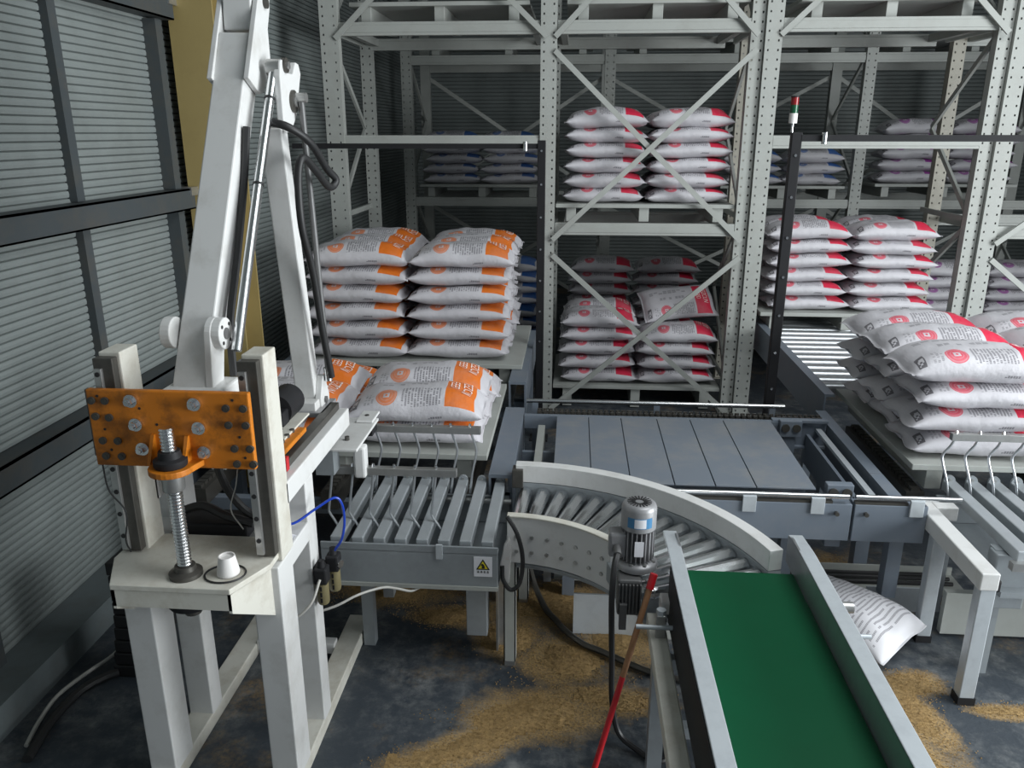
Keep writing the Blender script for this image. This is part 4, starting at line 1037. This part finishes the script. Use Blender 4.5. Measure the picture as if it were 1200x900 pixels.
# paper scrap on the mid beam, things by the wall
mb = MB(); mb.prism([(-1.14, 2.730, 1.060), (-1.07, 2.727, 1.075), (-1.08, 2.784, 1.060), (-1.15, 2.780, 1.080)], (0, 0, .002)); tag(mb.build('paper_scrap', 'label'), 'crumpled white paper scrap on the robot side beam', 'paper')
mb = MB(); mb.tube([(-2.36, 2.70, .016), (-2.40, 2.85, .018), (-2.42, 3.02, .02), (-2.37, 3.18, .03), (-2.30, 3.30, .05), (-2.28, 3.42, .07)], .010, 8)
tag(mb.build('floor_cable', 'whitehose', smooth=True), 'pale cable lying on the floor along the wall kerb', 'cable')
mb = MB(); mb.tube([(-2.30, 2.62, .02), (-2.34, 2.85, .025), (-2.33, 3.05, .025), (-2.27, 3.16, .025), (-2.22, 3.205, .025)], .022, 8)
tag(mb.build('floor_cable', 'black', smooth=True), 'thick black cable lying on the floor near the wall kerb', 'cable')
bk = thing('cable_chain', (-1.95, 3.25, 0), 'black cable chain hanging behind the robot next to the wall', 'cable chain')
for i in range(9):
    z = .0+i*.072; off = .05*math.sin(i*.25)
    part('chain_link', 'black', bk, 'box', -2.24+off, -2.0+off, 3.20, 3.36, z, z+.066, bevel=.006)

# ------------------------------------------------------------ spilled grain
def spill(name, blobs, label, res=.022, seed=1, hmax=.012):
    """low irregular heap of grain: blobs = (x, y, rx, ry, angle)"""
    xs0 = min(b[0]-max(b[2], b[3])*1.3 for b in blobs); xs1 = max(b[0]+max(b[2], b[3])*1.3 for b in blobs)
    ys0 = min(b[1]-max(b[2], b[3])*1.3 for b in blobs); ys1 = max(b[1]+max(b[2], b[3])*1.3 for b in blobs)
    nx, ny = int((xs1-xs0)/res), int((ys1-ys0)/res)
    def h(x, y):
        m = -9
        for bx, by, rx, ry, an_ in blobs:
            c_, s_ = math.cos(an_), math.sin(an_); dx, dy = x-bx, y-by
            m = max(m, 1-math.hypot((dx*c_+dy*s_)/rx, (-dx*s_+dy*c_)/ry))
        m += .55*noise.fractal(V((x*3.2+seed, y*3.2, seed)), 1.0, 2.0, 4) + .12*noise.noise(V((x*40, y*40, seed)))
        return m
    vs = []; idx = {}; fs = []
    H = {(i, j): h(xs0+i*res, ys0+j*res) for i in range(nx+1) for j in range(ny+1)}
    def vid(i, j):
        if (i, j) not in idx:
            idx[i, j] = len(vs); x, y = xs0+i*res, ys0+j*res
            vs.append((x, y, max(.0008, min(hmax, (H[i, j]-.2)*hmax*1.3)+.0025*noise.noise(V((x*60, y*60, 3))))))
        return idx[i, j]
    for i in range(nx):
        for j in range(ny):
            q = [(i, j), (i+1, j), (i+1, j+1), (i, j+1)]
            if sum(H[k] > .22 for k in q) >= 3: fs.append(tuple(vid(*k) for k in q))
    mb = MB(); mb.add(vs, fs)
    # loose grains round the edge
    rg = random.Random(seed); n = 0
    while n < 2600:
        x, y = rg.uniform(xs0-.15, xs1+.15), rg.uniform(ys0-.15, ys1+.15); hh = h(x, y)
        if hh < -.55 or rg.random() > (hh+.6): continue
        r = rg.uniform(.0022, .0042); z = max(0, min(hmax, (hh-.2)*hmax*1.3))+.001
        mb.add([(x-r, y-r*.7, z), (x+r, y-r*.7, z), (x, y+r, z), (x, y, z+r*1.3)], [(0, 1, 3), (1, 2, 3), (2, 0, 3)]); n += 1
    o = mb.build(name, 'grain', fix=False); o['label'] = label; o['category'] = 'grain'; o['kind'] = 'stuff'
    return o
spill('grain_spill', [(-.10, 3.10, .33, .17, .2), (-.45, 2.84, .34, .10, .5), (.18, 3.22, .26, .10, -.1), (-.02, 3.50, .20, .20, 0)], 'golden feed grain spilled across the dark floor between the conveyors', seed=2)
spill('grain_spill', [(-.05, 4.0, .35, .22, 0), (.40, 4.0, .30, .2, .2), (.30, 3.65, .18, .2, 0), (-.30, 3.68, .16, .14, 0)], 'golden feed grain spilled on the floor under the curved conveyor', seed=5)
spill('grain_spill', [(-1.0, 4.1, .35, .14, 0), (-.62, 3.85, .20, .10, 0)], 'thin feed grain spilled on the floor under the slatted conveyor', seed=9)
spill('grain_spill', [(1.66, 3.20, .10, .22, .25), (1.72, 3.45, .12, .09, 0), (2.10, 3.28, .16, .05, 0), (1.5, 2.9, .2, .2, 0)], 'golden feed grain scattered on the floor beside the white guard stand', seed=13, hmax=.006)
spill('grain_spill', [(1.3, 4.25, .25, .2, 0), (1.62, 4.5, .2, .2, 0)], 'golden feed grain heaped on the floor beneath the blue-grey channel', seed=17)
